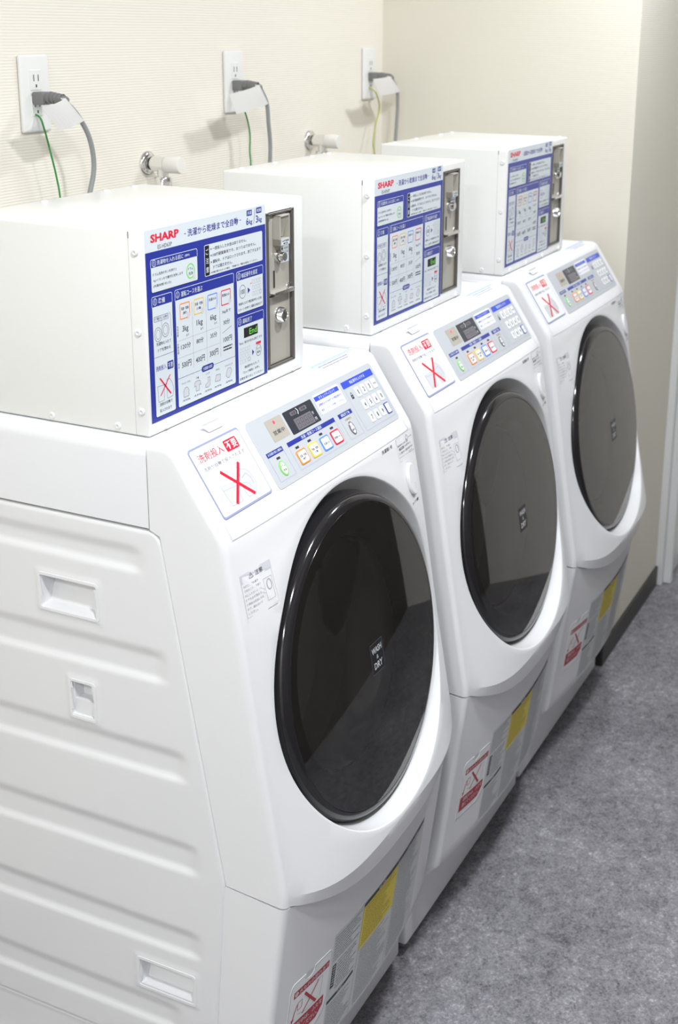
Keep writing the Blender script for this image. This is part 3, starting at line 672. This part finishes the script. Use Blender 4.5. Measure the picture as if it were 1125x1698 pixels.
    for i, t in enumerate(('やけどの恐れあり', '子供などが洗濯槽の', '中に入らないように', 'ドアを必ず閉める。', '使用後は高温になる', 'ので、触れないで', 'ください。')): s.text(t, 41, 69.8 + i * 6, (41 + len(t) * 3.75), 73.4 + i * 6, 'greyink' if i == 0 else 'paleink', .45)
    s.line([(81, 75), (99, 75.5), (97.5, 105), (82, 105), (81, 75)], .5, 'paleink', .45); s.ello(91, 85, 5.6, 7.6, 1.6, 'paleink', .45); s.line([(73, 84), (80, 88), (76, 92), (82, 94)], .6, 'paleink', .45); s.dashes(78, 114.3, 102, 116.4, 1, 'paleink', .45)
    s.build('warning_sticker', root, ORG)
    s = Sheet(FAm); s.rro(519, 8.3, 586, 48.2, 1.5, .35, 'paleink', .3); s.rr(519.3, 8.6, 585.7, 20, 1, 'lid_white', .28)
    s.ello(561, 17.5, 4.6, 5.2, .8, 'greyink', .45); s.rr(557, 19, 565, 24, 1, 'paleink', .5); s.text('ロック中', 569, 17, 582, 20, 'greyink', .45)
    s.text('暗証番号を入力後', 522, 20.8, 553, 24, 'greyink', .45); s.rect(526, 26.2, 545.6, 30.2, 'greyink', .45); s.text('解除', 531, 26.9, 541, 29.5, 'white', .6); s.text('を押すと', 549, 26.4, 575, 30, 'greyink', .45); s.text('ドアが開きます。運転中は開きません', 523, 33.4, 582, 37, 'greyink', .45); s.line([(521, 41), (570, 43), (587, 44)], .4, 'greyink', .45); s.dashes(562, 40, 584, 42, 1, 'paleink', .45)
    s.build('lock_sticker', root, ORG)
    s = Sheet(FAm); c = (547, 83)
    L0 = el_loop(c[0], c[1], 17.5, 26.5, 48); s.band(el_loop(c[0], c[1] - .5, 19.5, 29.5, 48), L0, 'greywhite', .15, .15); s.prism(L0, 'white', .1, 5.5, 2.0)
    s.band(el_loop(c[0] + 3, c[1] + 12, 3.6, 5.4), el_loop(c[0] + 3, c[1] + 12, 2.6, 4.2), 'greywhite', 5.6, 5.55)
    o = s.build('door_button', root, ORG)
    for p in o.data.polygons: p.use_smooth = len(p.vertices) == 4
    s = Sheet(FAm); s.text('ドア開', 534, 120, 566, 125, 'ink', .3, .004); s.build('door_button_caption', root, ORG)
    # blue printed sheet on the flat top just behind the panel
    s = Sheet(lambda u, v, h: Vector((u / 1000, v / 1000, 1.212 + h / 1000)))
    s.rect(446, 1636, 590, 1664.5, 'lid_white', .2); s.rect(446, 1656, 582, 1664, 'palesign', .35); s.dashes(452, 1649, 575, 1653, 1, 'blue', .35, .6); s.dashes(452, 1641, 560, 1645, 1, 'greyink', .35, .6)
    s.build('top_sheet', root, ORG)
    return root
def number_sheet(root, k):
    s = Sheet(FAm); s.text('洗濯機%d号' % k, 464, 12.6, 503, 18.8, 'ink', .3, .008); return s.build('number_caption', root, ORG)

proto = make_machine()
KIDS = {}
def index_kids():
    KIDS.clear()
    for o in bpy.data.objects:
        if o.parent: KIDS.setdefault(o.parent.name, []).append(o)
index_kids()
machines = [proto]
for k, (dx, dy, lab) in enumerate(((P - .0005, -.0028, 'middle white drum washer-dryer of the row of three'), (2 * P, -.0011, 'farthest white drum washer-dryer, beside the cream end wall')), 1):
    c = copy_tree(proto); c.location = (ORG.x + dx, ORG.y + dy, 0); c['label'] = lab; machines.append(c)
for k, r in enumerate(machines): number_sheet(r, k + 1)

# ------------------------------------------------------------------ coin boxes
BX0, BX1, BY0, BY1, BZ0, BZ1 = .0356, .443, 1.6704, 1.9665, 1.2132, 1.480
OB = Vector((.239, 1.8185, BZ0))
BF = lambda u, v, h: Vector((u / 1000, BY0 - h / 1000, v / 1000))                      # x, z in mm on the front
LB = lambda u, v, h: Vector((.0415 + u / 1000, BY0 - h / 1000, 1.4795 - v / 1000 * .99))    # instruction sheet, v down
def screw_bm(p, ax): return lathe_bm([(.0052, -.0002), (.0052, .0006), (.0042, .0020), (.0018, .0026), (.0014, .0016), (0, .0016)], p, ax, 16)
def make_coin_box():
    root = empty('coin_box', OB, 'white coin box on top of the nearest washing machine', 'coin box', 'coin boxes on the washing machines')
    B = lambda name, bm, m, par=root, sm=False, ang=None: bm_obj(name, bm, m, par, sm, OB, ang)
    # body, with the recess of the coin mechanism left open in its front
    ox0, ox1, oz0, oz1 = .333, .413, 1.234, 1.466
    bm = box_bm(BX0, BX1, BY0, BY1, BZ0, BZ1, .004, 3)
    cut = bmesh.new(); box_bm(ox0, ox1, BY0 - .02, BY0 + .012, oz0, oz1, 0, 1, cut)
    me1 = bpy.data.meshes.new('housing'); bmesh.ops.translate(bm, verts=bm.verts, vec=-OB); bm.to_mesh(me1); bm.free()
    me2 = bpy.data.meshes.new('cut'); bmesh.ops.translate(cut, verts=cut.verts, vec=-OB); cut.to_mesh(me2); cut.free()
    o1 = link('housing', me1, ['boxwhite'], root); o2 = bpy.data.objects.new('cut', me2); C.objects.link(o2)
    md = o1.modifiers.new('cut', 'BOOLEAN'); md.object = o2; md.operation = 'DIFFERENCE'; md.solver = 'EXACT'
    o2.location = OB
    bpy.context.view_layer.update()
    res = bpy.data.meshes.new_from_object(o1.evaluated_get(bpy.context.evaluated_depsgraph_get()))
    o1.modifiers.clear(); o1.data = res; bpy.data.objects.remove(o2)
    for p in res.polygons: p.use_smooth = True
    res.set_sharp_from_angle(angle=math.radians(35))
    # seam line of the folded front on the sides and top
    s = Sheet(lambda u, v, h: Vector((BX0 - h / 1000, u / 1000, v / 1000))); s.rect(1690.6, 1213.5, 1691.2, 1478, 'seam', .15); s.rect(1689.8, 1470, 1691.4, 1478.5, 'greyink', .2); s.build('side_seam', root, OB)
    for y, z in ((1.828, 1.2215), (1.720, 1.2225), (1.681, 1.2470), (1.681, 1.351), (1.681, 1.453)): B('screw', screw_bm((BX0, y, z), (-1, 0, 0)), 'white', root, True)
    for y in (1.942,): B('screw', screw_bm((BX0, y, 1.42), (-1, 0, 0)), 'white', root, True)
    for x in (.075, .179, .291, .410): B('screw', screw_bm((x, BY0, 1.2200), (0, -1, 0)), 'white', root, True)
    for x in (.085, .195, .305, .415): B('screw', screw_bm((x, 1.682, BZ1), (0, 0, 1)), 'white', root, True)
    for x in (.075, .192, .335, .405): B('screw', screw_bm((x, 1.952, BZ1), (0, 0, 1)), 'white', root, True)
    # instruction sheet
    s = Sheet(LB); W, N, I_, H = 'print_white', 'navy', 'ink', .2
    s.rect(0, 0, 290, 252, W, .15); s.rect(0, 28.4, 290, 252, N, H)
    s.text('SHARP', 12, 6.4, 74, 17, 'red', .35, .03); s.text('ES-HD63P', 27, 21, 58, 26.4, 'greyink', .35)
    s.text('洗濯から乾燥まで全自動', 94, 9.6, 217, 20, N, .35, .004); s.line([(86, 15), (90, 15)], .9, N, .35); s.line([(221, 14.4), (225, 14.4)], .9, N, .35)
    for x0, y0, x1, y1, t in ((240, 3.3, 254, 11.2, '洗濯'), (265.8, 2.2, 280, 10.4, '乾燥')): s.rr(x0, y0, x1, y1, 1, N, .35); s.text(t, x0 + 1.6, y0 + 1.6, x1 - 1.6, y1 - 1.6, W, .5, .01)
    s.text('6', 238.4, 13.3, 244.6, 24, N, .35, .005); s.text('kg', 246, 16.5, 254.6, 25.4, N, .35, .005); s.text('3', 264.4, 13.1, 270.4, 23.8, N, .35, .005); s.text('kg', 272, 16.3, 280.4, 25.2, N, .35, .005); s.line([(258.2, 25), (262.6, 3)], .8, N, .35)
    def bx(x0, y0, x1, y1, ys):
        s.rro(x0, y0, x1, y1, 3.2, .8, W, .3)
        L = [(x0, ys), (x1, ys)] + [p for p in rr_loop(x0, y0, x1, y1, 3.2) if p[1] > ys + 3]
        s.poly([(x0, ys), (x1, ys)] + rr_loop(x0, ys + 1, x1, y1, 3.2)[7:21], W, .3)
    def num(cx, cy, t): s.ello(cx, cy, 4.2, 4.6, .8, W, .35); s.text(t, cx - (1 if t != '1' else .5), cy - 2.6, cx + (1 if t != '1' else .5), cy + 2.6, W, .35, .01)
    bx(10, 38, 115, 81.4, 48.6); num(17.6, 43.4, '0'); s.text('洗濯物を入れる前に', 23.8, 40.4, 82.4, 46.6, W, .4, .008); s.text('(無料)', 85.5, 42.2, 97, 46, W, .4, .006)
    s.text('ドラム洗浄ボタンを押すと', 14.4, 56, 66.4, 60, I_, .4); s.text('Ag+イオン水で槽内を洗浄します', 14.7, 63.6, 80.4, 68, I_, .4); s.text('(所要時間 約1分)', 14.4, 71, 53.4, 75, I_, .4)
    s.ello(98, 66, 9.8, 10.4, 1.7, 'green', .4); s.text('ドラム', 92.4, 60.8, 103.6, 64.6, I_, .4); s.text('洗浄', 93, 67, 103.2, 71.4, I_, .4); s.rr(103.5, 70.5, 108.5, 78, 2, 'decalgrey', .5)
    s.rr(131.4, 37, 281, 80, 2.6, W, .3); s.rr(132.4, 38, 143.2, 79, 1.6, 'black', .4)
    for i, t in enumerate('ご注意'): s.text(t, 134.4, 42.5 + i * 12.3, 141.2, 50.5 + i * 12.3, W, .5, .015)
    for y, t, x1 in ((41.6, '一度投入したお金は戻りません。', 237.6), (50.4, '100円硬貨専用です。おつりはでません。', 262.8), (59.4, '運転中、ドアはロックされます。終了するまで', 276), ): s.text(t, 151, y, x1, y + 5, I_, .4, .004); s.ell(147.6, y + 2.6, 1.2, 1.2, I_, .4)
    s.text('ドアは開きません。', 152.4, 67.4, 200, 72.2, I_, .4, .004); s.text('※衣類が乾かなかった場合、「乾燥のみ」運転を追加してください。', 146, 75, 267, 78, I_, .4)
    bx(9.4, 86, 54.5, 246.4, 99.4); num(16.6, 93, '1'); s.text('準備', 23.6, 89.6, 38, 97, W, .4, .008)
    s.rro(12.8, 112.4, 44.4, 119.4, 1, .5, N, .4); s.text('ドア開ボタンを押す', 14.2, 113.8, 43, 118, I_, .4)
    for cx, cy in ((20.5, 136.5), (37, 133.5)): s.ello(cx, cy, 8, 9.6, .8, 'greyink', .4); s.ello(cx, cy, 5, 6.4, .6, 'greyink', .42)
    s.line([(29, 119), (29, 128)], .5, 'greyink', .4); s.line([(46.5, 112), (49.5, 116), (49.5, 144)], .6, 'greyink', .4); s.text('洗濯物を入れて', 16, 147, 48.6, 151.6, I_, .4); s.text('ドアを閉める', 18.8, 155.4, 46.8, 160, I_, .4)
    s.line([(10, 166), (54, 166)], .5, N, .4); s.text('洗剤投入', 12.8, 178, 35.8, 185, N, .4, .004); s.rr(38.4, 176.6, 51.6, 187.4, 1, N, .4); s.text('不要', 39.8, 178.8, 50.2, 185.6, W, .5, .015)
    s.line([(15, 205), (30, 206), (28.5, 226.5), (16.5, 226.5), (15, 205)], .6, 'greyink', .4); s.line([(36, 200), (42, 200), (48, 208), (50.5, 216), (48, 225), (36, 226), (35, 212), (36, 200)], .6, 'greyink', .4)
    s.line([(20.8, 195), (44, 221)], 2.3, 'red', .5); s.line([(43.4, 195), (21.2, 219)], 1.8, 'red', .5); s.text('洗剤が自動で', 18.4, 228.4, 46.8, 233, I_, .4); s.text('投入されます', 18.2, 236.6, 44.8, 241.2, I_, .4)
    bx(60, 85.6, 203, 246.4, 99.8); num(66.6, 92.8, '2'); s.text('運転コースを選ぶ', 74, 89.6, 124.4, 97, W, .4, .008)
    for x0, x1, c, ts in ((70.1, 93.4, 'orange', ('洗濯・乾燥', '(標準)')), (102.4, 126.7, 'yellow', ('洗濯・乾燥', '(少量)')), (135.7, 160, 'skyblue', ('洗濯のみ',)), (169.2, 193.8, 'red', ('乾燥のみ',))):
        s.rro(x0, 105.6, x1, 127.4, 2.4, 1.5, c, .4)
        for i, t in enumerate(ts): s.text(t, x0 + (3 if i == 0 else 7), 111 + i * 6.4, x1 - (3 if i == 0 else 7), 115.2 + i * 6.4, I_, .45)
        s.rr(x1 - 6, 120, x1 - .8, 128.5, 2.4, 'decalgrey', .5)
    for t, x0, y0, x1, y1 in (('3kg', 75, 136.4, 88.6, 146.6), ('1kg', 108.2, 135, 122.6, 145), ('6kg', 141, 134.4, 156, 144.4), ('3kgまで', 171.2, 134, 192.8, 139.2), ('まで', 83.5, 149, 90, 152), ('まで', 117.5, 147.4, 124, 150.4), ('まで', 151, 146.6, 157.5, 149.6),
        ('120分', 70.2, 160.6, 92.8, 168.2), ('80分', 106.6, 160.4, 123.6, 168), ('35分', 140.4, 160, 157, 167.6), ('30分', 173.4, 148, 190, 155.4), ('100円', 172.8, 172.4, 194.6, 180.4), ('500円', 71, 185, 93, 194), ('400円', 103.8, 185.6, 125.6, 194.6), ('300円', 137.5, 184.4, 159, 193.6)): s.text(t, x0, y0, x1, y1, I_, .4, .002)
    s.line([(170.6, 166), (193.8, 160)], .5, I_, .4); s.dashes(172, 186, 196, 194.5, 2, I_, .4, .5, .1)
    for y in (154.6, 178): 
        for i in range(32): s.rect(61 + i * 3.2, y, 62.6 + i * 3.2, y + .5, 'greyink', .4)
    for x in (98.6, 131.4, 165): s.line([(x, 108), (x, 199)], .35, 'greyink', .4)
    for y, t in ((134, '洗濯容量'), (158, '所要時間'), (185, '料金')):
        for i, ch in enumerate(t): s.text(ch, 62.4, y + i * 3.8, 65.4, y + 3.2 + i * 3.8, I_, .4)
    s.line([(61, 206), (202, 206)], .5, N, .4); s.rr(117, 201.8, 146.4, 210.4, 4, N, .45); s.text('洗濯量の目安', 120.5, 203.8, 143, 208.4, W, .55, .008)
    for i, (cx, cy, a, b) in enumerate(((79, 228.6, 'ワイシャツ・ブラウス', '1枚 約200g'), (106, 226, '下着', '1枚 約130g'), (131.4, 227.4, 'くつ下', '1足 約50g'), (156, 227, 'タオル', '1枚 約70g'), (184.6, 226.5, 'パジャマ 上下', '1組 約500g'))):
        sh = ([(-6, 6), (-6, -3), (-2.5, -7), (2.5, -7), (6, -3), (6, 6)], [(-4, 7), (-4, -1), (-8, 0), (-6, -6), (-2, -7), (2, -7), (6, -6), (8, 0), (4, -1), (4, 7)], [(-6, 6), (-6, 2), (0, 0), (0, -7), (5, -7), (5, 4), (1, 7)], [(-7, 4), (-4, -5), (7, -4), (6, 5)], [(-8, 2), (-3, -7), (4, -7), (8, -2), (4, 3), (1, 7), (-4, 6)])[i]
        sh = [(cx + x, cy + y) for x, y in sh]; s.poly(sh, 'decalgrey', .38); s.line(sh + sh[:1], .6, 'greyink', .45)
        s.text(a, cx - (10 if len(a) > 5 else len(a) * 1.6), 213.4, cx + (10 if len(a) > 5 else len(a) * 1.6), 216.4, I_, .4); s.text(b, cx - 8.5, 237.4, cx + 8.5, 240.6, I_, .4)
    bx(209.6, 86.2, 281.6, 147.8, 99.4); num(216.4, 93, '3'); s.text('暗証番号を設定', 223, 90, 266, 97, W, .4, .008)
    s.ello(225, 116.8, 8.8, 10, .9, 'greyink', .4); s.text('100', 219.6, 113.4, 230.6, 120.4, I_, .4); s.poly([(239, 113), (245.4, 117.6), (239, 122.2)], N, .4)
    def pad(x0, y0, x1, y1):
        for i in range(4):
            for j in range(3): a = x0 + (x1 - x0) * i / 4; b_ = y0 + (y1 - y0) * j / 3; s.rro(a, b_, a + (x1 - x0) / 4 * .72, b_ + (y1 - y0) / 3 * .72, .6, .45, 'paleink' if (i, j) != (3, 2) else N, .4)
    pad(251.6, 104, 277.6, 130); s.ell(248, 108.6, 1, 1, 'red', .4); s.text('硬貨を入れて暗証番号を入力後', 214.4, 131.8, 276.4, 135.8, I_, .4); s.text('スタートを押すと運転を始めます', 212.4, 140, 278.2, 144, I_, .4)
    bx(209.6, 152.6, 281.6, 250.4, 166); num(216.4, 159.4, '4'); s.text('運転終了', 223.4, 156.2, 249, 163.4, W, .4, .008)
    s.rect(226.4, 170.6, 264.2, 185.2, 'black', .4); s.text('End', 241, 173.6, 261.4, 182.4, 'lcdgreen', .5, -.002); s.text('「End」表示が出れば終了です', 213, 189.4, 275.6, 193.4, I_, .4)
    pad(214.4, 199, 244.4, 224); s.poly([(247.8, 206.4), (253.4, 211), (247.8, 215.6)], N, .4); s.ello(265.6, 211, 7.6, 9, .9, 'greyink', .4); s.text('ロック', 260.8, 206.6, 270.4, 210, I_, .4); s.text('解除', 261.2, 211.8, 270, 215.6, I_, .4); s.rr(258.6, 198, 272.6, 201.6, .6, 'red', .4)
    s.text('暗証番号を入力して', 226.6, 226.4, 266.6, 230.4, I_, .4); s.text('「ロック解除」を押し', 222, 234, 268, 238, I_, .4); s.text('衣類を取り出してください', 212.4, 242, 277, 246, I_, .4)
    s.build('instruction_sheet', root, OB)
    # coin mechanism
    y = BY0
    bm = bmesh.new()
    for a in ((ox0, ox0 + .0065, oz0, oz1), (ox1 - .007, ox1, oz0, oz1)): box_bm(a[0], a[1], y - .0015, y + .011, a[2], a[3], .0006, 1, bm)
    for a in ((oz0, oz0 + .0035), (oz1 - .0045, oz1 - .0012)): box_bm(ox0, ox1, y - .0015, y + .011, a[0], a[1], .0006, 1, bm)
    B('mechanism_frame', bm, 'steeldark')
    up = B('coin_plate', box_bm(.3400, .4055, y + .0035, y + .0110, 1.3418, 1.4610, .0005, 1), 'steel')
    lo = B('cash_door', box_bm(.3400, .4055, y + .0030, y + .0110, 1.2380, 1.3395, .0006, 1), 'steel')
    for x, z in ((.3435, 1.4565), (.4015, 1.4560), (.3430, 1.3470), (.4010, 1.3490)): bm_obj('screw', screw_bm((x, y + .0035, z), (0, -1, 0)), 'chrome', up, True, OB)
    # coin chute: raised hood with sloping window and a plate below
    bm = bmesh.new(); zt, zb = 1.4600, 1.4155; x0, x1 = .3590, .3885
    box_bm(x0, x0 + .0028, y - .0085, y + .0040, zb, zt, .0004, 1, bm); box_bm(x1 - .0020, x1, y - .0085, y + .0040, zb, zt, .0004, 1, bm)
    box_bm(x0, x1, y - .0085, y + .0040, zt - .0025, zt, .0004, 1, bm); box_bm(x0, x1, y - .0085, y + .0040, zb, zb + .0100, .0004, 1, bm)
    vs = [bm.verts.new(p) for p in ((x0 + .002, y - .0070, zt - .002), (x1 - .001, y - .0070, zt - .002), (x1 - .001, y + .002, zb + .010), (x0 + .002, y - .001, zb + .0145))]; bm.faces.new(vs)
    ch = bm_obj('coin_chute', bm, 'steel', up, False, OB)
    s = Sheet(BF); s.rect(362, 1416.3, 386.5, 1424.5, 'print_white', 8.7); s.build('price_plate', up, OB)
    tm = lambda u, v, h: Vector((u / 1000, BY0 - h / 1000, (2800 - v) / 1000))
    s = Sheet(tm); z_ = lambda z: 2800 - z
    s.text('100円硬貨', 364.5, z_(1423.6), 384.5, z_(1420.6), 'ink', 8.9); s.text('専用', 368, z_(1419.6), 381, z_(1416.9), 'ink', 8.9)
    s.build('price_print', up, OB)
    s = Sheet(tm); s.rect(388.8, z_(1452), 404.6, z_(1415.6), 'print_white', -3.2)
    for zz, t in ((1446.5, 'コイン'), (1440, '投入口'), (1433.5, '使用中'), (1427, '返却')): s.text(t, 391, z_(zz), 403, z_(zz - 3), 'greyink', -3.1)
    s.rect(380.2, z_(1414.6), 404.6, z_(1386.4), 'print_white', -3.2)
    for zz, t in ((1409, '■ 返却'), (1403.5, 'ボタンを'), (1398, '押す')): s.text(t, 383, z_(zz), 402, z_(zz - 3), 'greyink', -3.1)
    s.build('coin_sticker', up, OB)
    bm = lathe_bm([(0, .013), (.0062, .013), (.0068, .0122), (.0068, .006), (.0092, .0055), (.0096, .004), (.0096, 0)], (.3715, y + .0035, 1.3985), (0, -1, 0), 32)
    bm_obj('return_button', bm, 'chrome', up, False, OB, 35)
    bm_obj('coin_slot', box_bm(.3583, .3617, y + .0026, y + .0040, 1.3530, 1.3785, 0), 'gap', up, False, OB)
    bm = bmesh.new(); box_bm(.3460, .4030, y - .0065, y + .0040, 1.3430, 1.3442, .0004, 1, bm); box_bm(.3460, .4030, y - .0075, y - .0063, 1.3430, 1.3485, .0006, 1, bm); box_bm(.4018, .4030, y - .0075, y + .0040, 1.3430, 1.3485, .0004, 1, bm); box_bm(.3460, .3472, y - .0075, y + .0040, 1.3430, 1.3465, .0004, 1, bm)
    bm_obj('return_tray', bm, 'chrome', up, False, OB)
    bm = lathe_bm([(.0125, 0), (.0125, .002), (.0118, .0035), (.0105, .0105), (.0096, .0118), (.0070, .0120), (.0066, .0110), (0, .0110)], (.3720, y + .0030, 1.3105), (0, -1, 0), 40)
    lk = bm_obj('lock', bm, 'chrome', lo, False, OB, 30)
    s = Sheet(BF); s.rect(371.2, 1306.6, 372.8, 1314.4, 'gap', 8.4); s.ello(372, 1310.5, 5.2, 5.2, .6, 'gap', 8.3)
    s.build('keyway', lo, OB)
    return root
cb = make_coin_box()
index_kids()
for dx, dy, lab in ((P - .0005 + .0052, -.0028 + .0014, 'white coin box on top of the middle washing machine'), (2 * P - .0026, -.0011 - .0031, 'white coin box on top of the farthest washing machine')):
    c = copy_tree(cb); c.location = (OB.x + dx, OB.y + dy, OB.z + .0); c['label'] = lab

# ------------------------------------------------------------------ outlets, cords, taps on the back wall
def make_outlet():
    OX = Vector((0, YB, 0)); root = empty('wall_outlet', (.558, YB, 1.607), 'white wall outlet above the nearest coin box, an open socket showing', 'outlet', 'outlets on the back wall')
    o_ = Vector((.558, YB, 1.607))
    bm_obj('plate', box_bm(.558 - .037, .558 + .037, YB - .0085, YB, 1.607 - .066, 1.607 + .066, .004, 3), 'plate', root, False, o_, 35)
    for zc in (1.630, 1.586):
        so = bm_obj('socket', box_bm(.558 - .0145, .558 + .0145, YB - .0098, YB - .004, zc - .0175, zc + .0175, .001, 2), 'plate', root, False, o_)
        bm = bmesh.new()
        for x in (-.0058, .0058): box_bm(.558 + x - .0009, .558 + x + .0009, YB - .0101, YB - .0090, zc - .002, zc + .009, 0, 1, bm)
        box_bm(.558 - .0016, .558 + .0016, YB - .0101, YB - .0090, zc - .0125, zc - .0075, 0, 1, bm)
        bm_obj('socket_slots', bm, 'gap', so, False, o_)
    return root
ou = make_outlet(); index_kids()
for x, lab in ((1.209, 'white wall outlet behind the middle coin box'), (1.878, 'white wall outlet closest to the corner of the room')):
    c = copy_tree(ou); c.location = (x, YB, 1.607); c['label'] = lab

def make_cord(x0, tag, cable, wire, wire_mat, label):
    o_ = Vector((x0, YB - .01, 1.598)); root = empty('power_cord', o_, label, 'power cord', 'power cords on the back wall')
    bm = bmesh.new(); box_bm(x0 - .012, x0 + .012, YB - .034, YB - .0095, 1.5885, 1.6105, .003, 2, bm)
    tube_bm([(x0, YB - .030, 1.601), (x0 + .001, YB - .050, 1.6005), (x0 + .003, YB - .068, 1.597), cable[0]], [.0095, .009, .0085, .007], 14, 6, bm)
    for k in range(4):
        c = Vector((x0 + .0008 * k, YB - .042 - .0075 * k, 1.6008 - .0006 * k)); lathe_bm([(.0085, -.0018), (.0106 - .0005 * k, -.0018), (.0106 - .0005 * k, .0018), (.0085, .0018)], c, (0, -1, -.08), 18, bm)
    bm_obj('plug', bm, 'plugg', root, False, o_, 40)
    bm_obj('cable', tube_bm(cable, .0045, 12, 8), 'cable', root, True, o_)
    bm_obj('ground_wire', tube_bm(wire, .0017, 8, 8), wire_mat, root, True, o_)
    # paper tag folded round the cable
    (a, b, c, d) = [Vector(p) for p in tag]; bm = bmesh.new(); n = 8; rows = []
    for i in range(n + 1):
        t = i / n; bow = Vector((0, -.006 * math.sin(PI * t), 0)); rows.append((bm.verts.new(a.lerp(b, t) + bow), bm.verts.new(d.lerp(c, t) + bow)))
    r2 = []
    for i in range(5):
        t = i / 4 * PI; off = Vector((.004 * math.sin(t) + .001, .0055 * (1 - math.cos(t)) , 0)); r2.append((bm.verts.new(b + off), bm.verts.new(c + off)))
    rows += r2[1:]
    for p, q in zip(rows, rows[1:]): bm.faces.new((p[0], q[0], q[1], p[1]))
    bmesh.ops.solidify(bm, geom=bm.faces[:], thickness=.0004)
    tg = bm_obj('paper_tag', bm, 'paper', root, False, o_)
    return root
def V3(l, y): return [(p[0], (p[2] if len(p) > 2 else y), p[1]) for p in l]
make_cord(.556, V3([(.484, 1.589), (.543, 1.602), (.590, 1.561), (.524, 1.549)], 2.192),
          V3([(.558, 1.595, 2.205), (.572, 1.582, 2.2), (.594, 1.560, 2.2), (.613, 1.531, 2.2), (.622, 1.497, 2.2), (.620, 1.467, 2.2), (.607, 1.433, 2.2), (.590, 1.38, 2.2), (.56, 1.22, 2.19)], 2.2),
          V3([(.553, 1.572, 2.268), (.545, 1.566, 2.250), (.538, 1.549, 2.237), (.547, 1.513), (.559, 1.470), (.567, 1.427), (.57, 1.36), (.56, 1.23, 2.2)], 2.235), ['wire_green'], 'grey power cord with white paper tag and green wire, behind the nearest coin box')
make_cord(1.205, V3([(1.065, 1.588), (1.186, 1.603), (1.223, 1.561), (1.093, 1.546)], 2.192),
          V3([(1.207, 1.600, 2.205), (1.216, 1.583, 2.2), (1.232, 1.559, 2.2), (1.237, 1.519, 2.2), (1.243, 1.477, 2.2), (1.241, 1.433, 2.2), (1.235, 1.38, 2.2), (1.21, 1.22, 2.19)], 2.2),
          V3([(1.202, 1.572, 2.268), (1.194, 1.562, 2.247), (1.198, 1.541), (1.215, 1.498), (1.213, 1.457), (1.216, 1.427), (1.21, 1.37), (1.2, 1.23, 2.2)], 2.235), ['wire_green'], 'grey power cord with white paper tag and green wire, behind the middle coin box')
make_cord(1.874, V3([(1.741, 1.599), (1.843, 1.603), (1.909, 1.562), (1.786, 1.556)], 2.192),
          V3([(1.872, 1.600, 2.205), (1.886, 1.583, 2.2), (1.905, 1.560, 2.2), (1.908, 1.530, 2.2), (1.907, 1.505, 2.2), (1.897, 1.433, 2.2), (1.885, 1.36, 2.2), (1.86, 1.22, 2.19)], 2.2),
          V3([(1.872, 1.572, 2.268), (1.855, 1.566, 2.247), (1.851, 1.556), (1.869, 1.521), (1.847, 1.477), (1.833, 1.433), (1.845, 1.398), (1.84, 1.23, 2.2)], 2.235), ['wire_yellow'], 'grey power cord with white paper tag and yellow green wire, closest to the room corner')

def make_tap():
    o_ = Vector((.885, YB, 1.458)); root = empty('wall_tap', o_, 'chrome water tap with white handle, between the nearest and middle outlets', 'tap', 'water taps on the back wall')
    c = (.885, YB, 1.458)
    bm_obj('flange', lathe_bm([(.0255, 0), (.0250, .004), (.021, .008), (.0135, .010), (.0125, .0095)], c, (0, -1, 0), 40), 'chrome', root, True, o_)
    bm = lathe_bm([(.010, .006), (.010, .014), (.0145, .016), (.0150, .020), (.0150, .046), (.012, .047)], c, (0, -1, 0), 32)
    lathe_bm([(.0110, 0), (.0110, -.018), (.0150, -.018), (.0175, -.022), (.0175, -.040), (.014, -.043), (.012, -.10)], (.885, YB - .038, 1.452), (0, 0, 1), 6 * 4, bm)
    bm_obj('valve_body', bm, 'chrome', root, False, o_, 35)
    bm_obj('handle', lathe_bm([(.010, .045), (.0155, .047), (.0168, .050), (.0168, .078), (.0150, .083), (0, .0845)], c, (0, -1, 0), 32), 'knobwhite', root, False, o_, 35)
    hb = tube_bm([(.885, YB - .038, 1.36), (.885, YB - .038, 1.28), (.885, YB - .045, 1.20), (.88, YB - .06, 1.10)], .008, 12, 6)
    bm_obj('hose', hb, 'cable', root, True, o_)
    return root
tp = make_tap(); index_kids()
c = copy_tree(tp); c.location = (1.557, YB, 1.456); c['label'] = 'chrome water tap with white handle, behind the middle coin box'
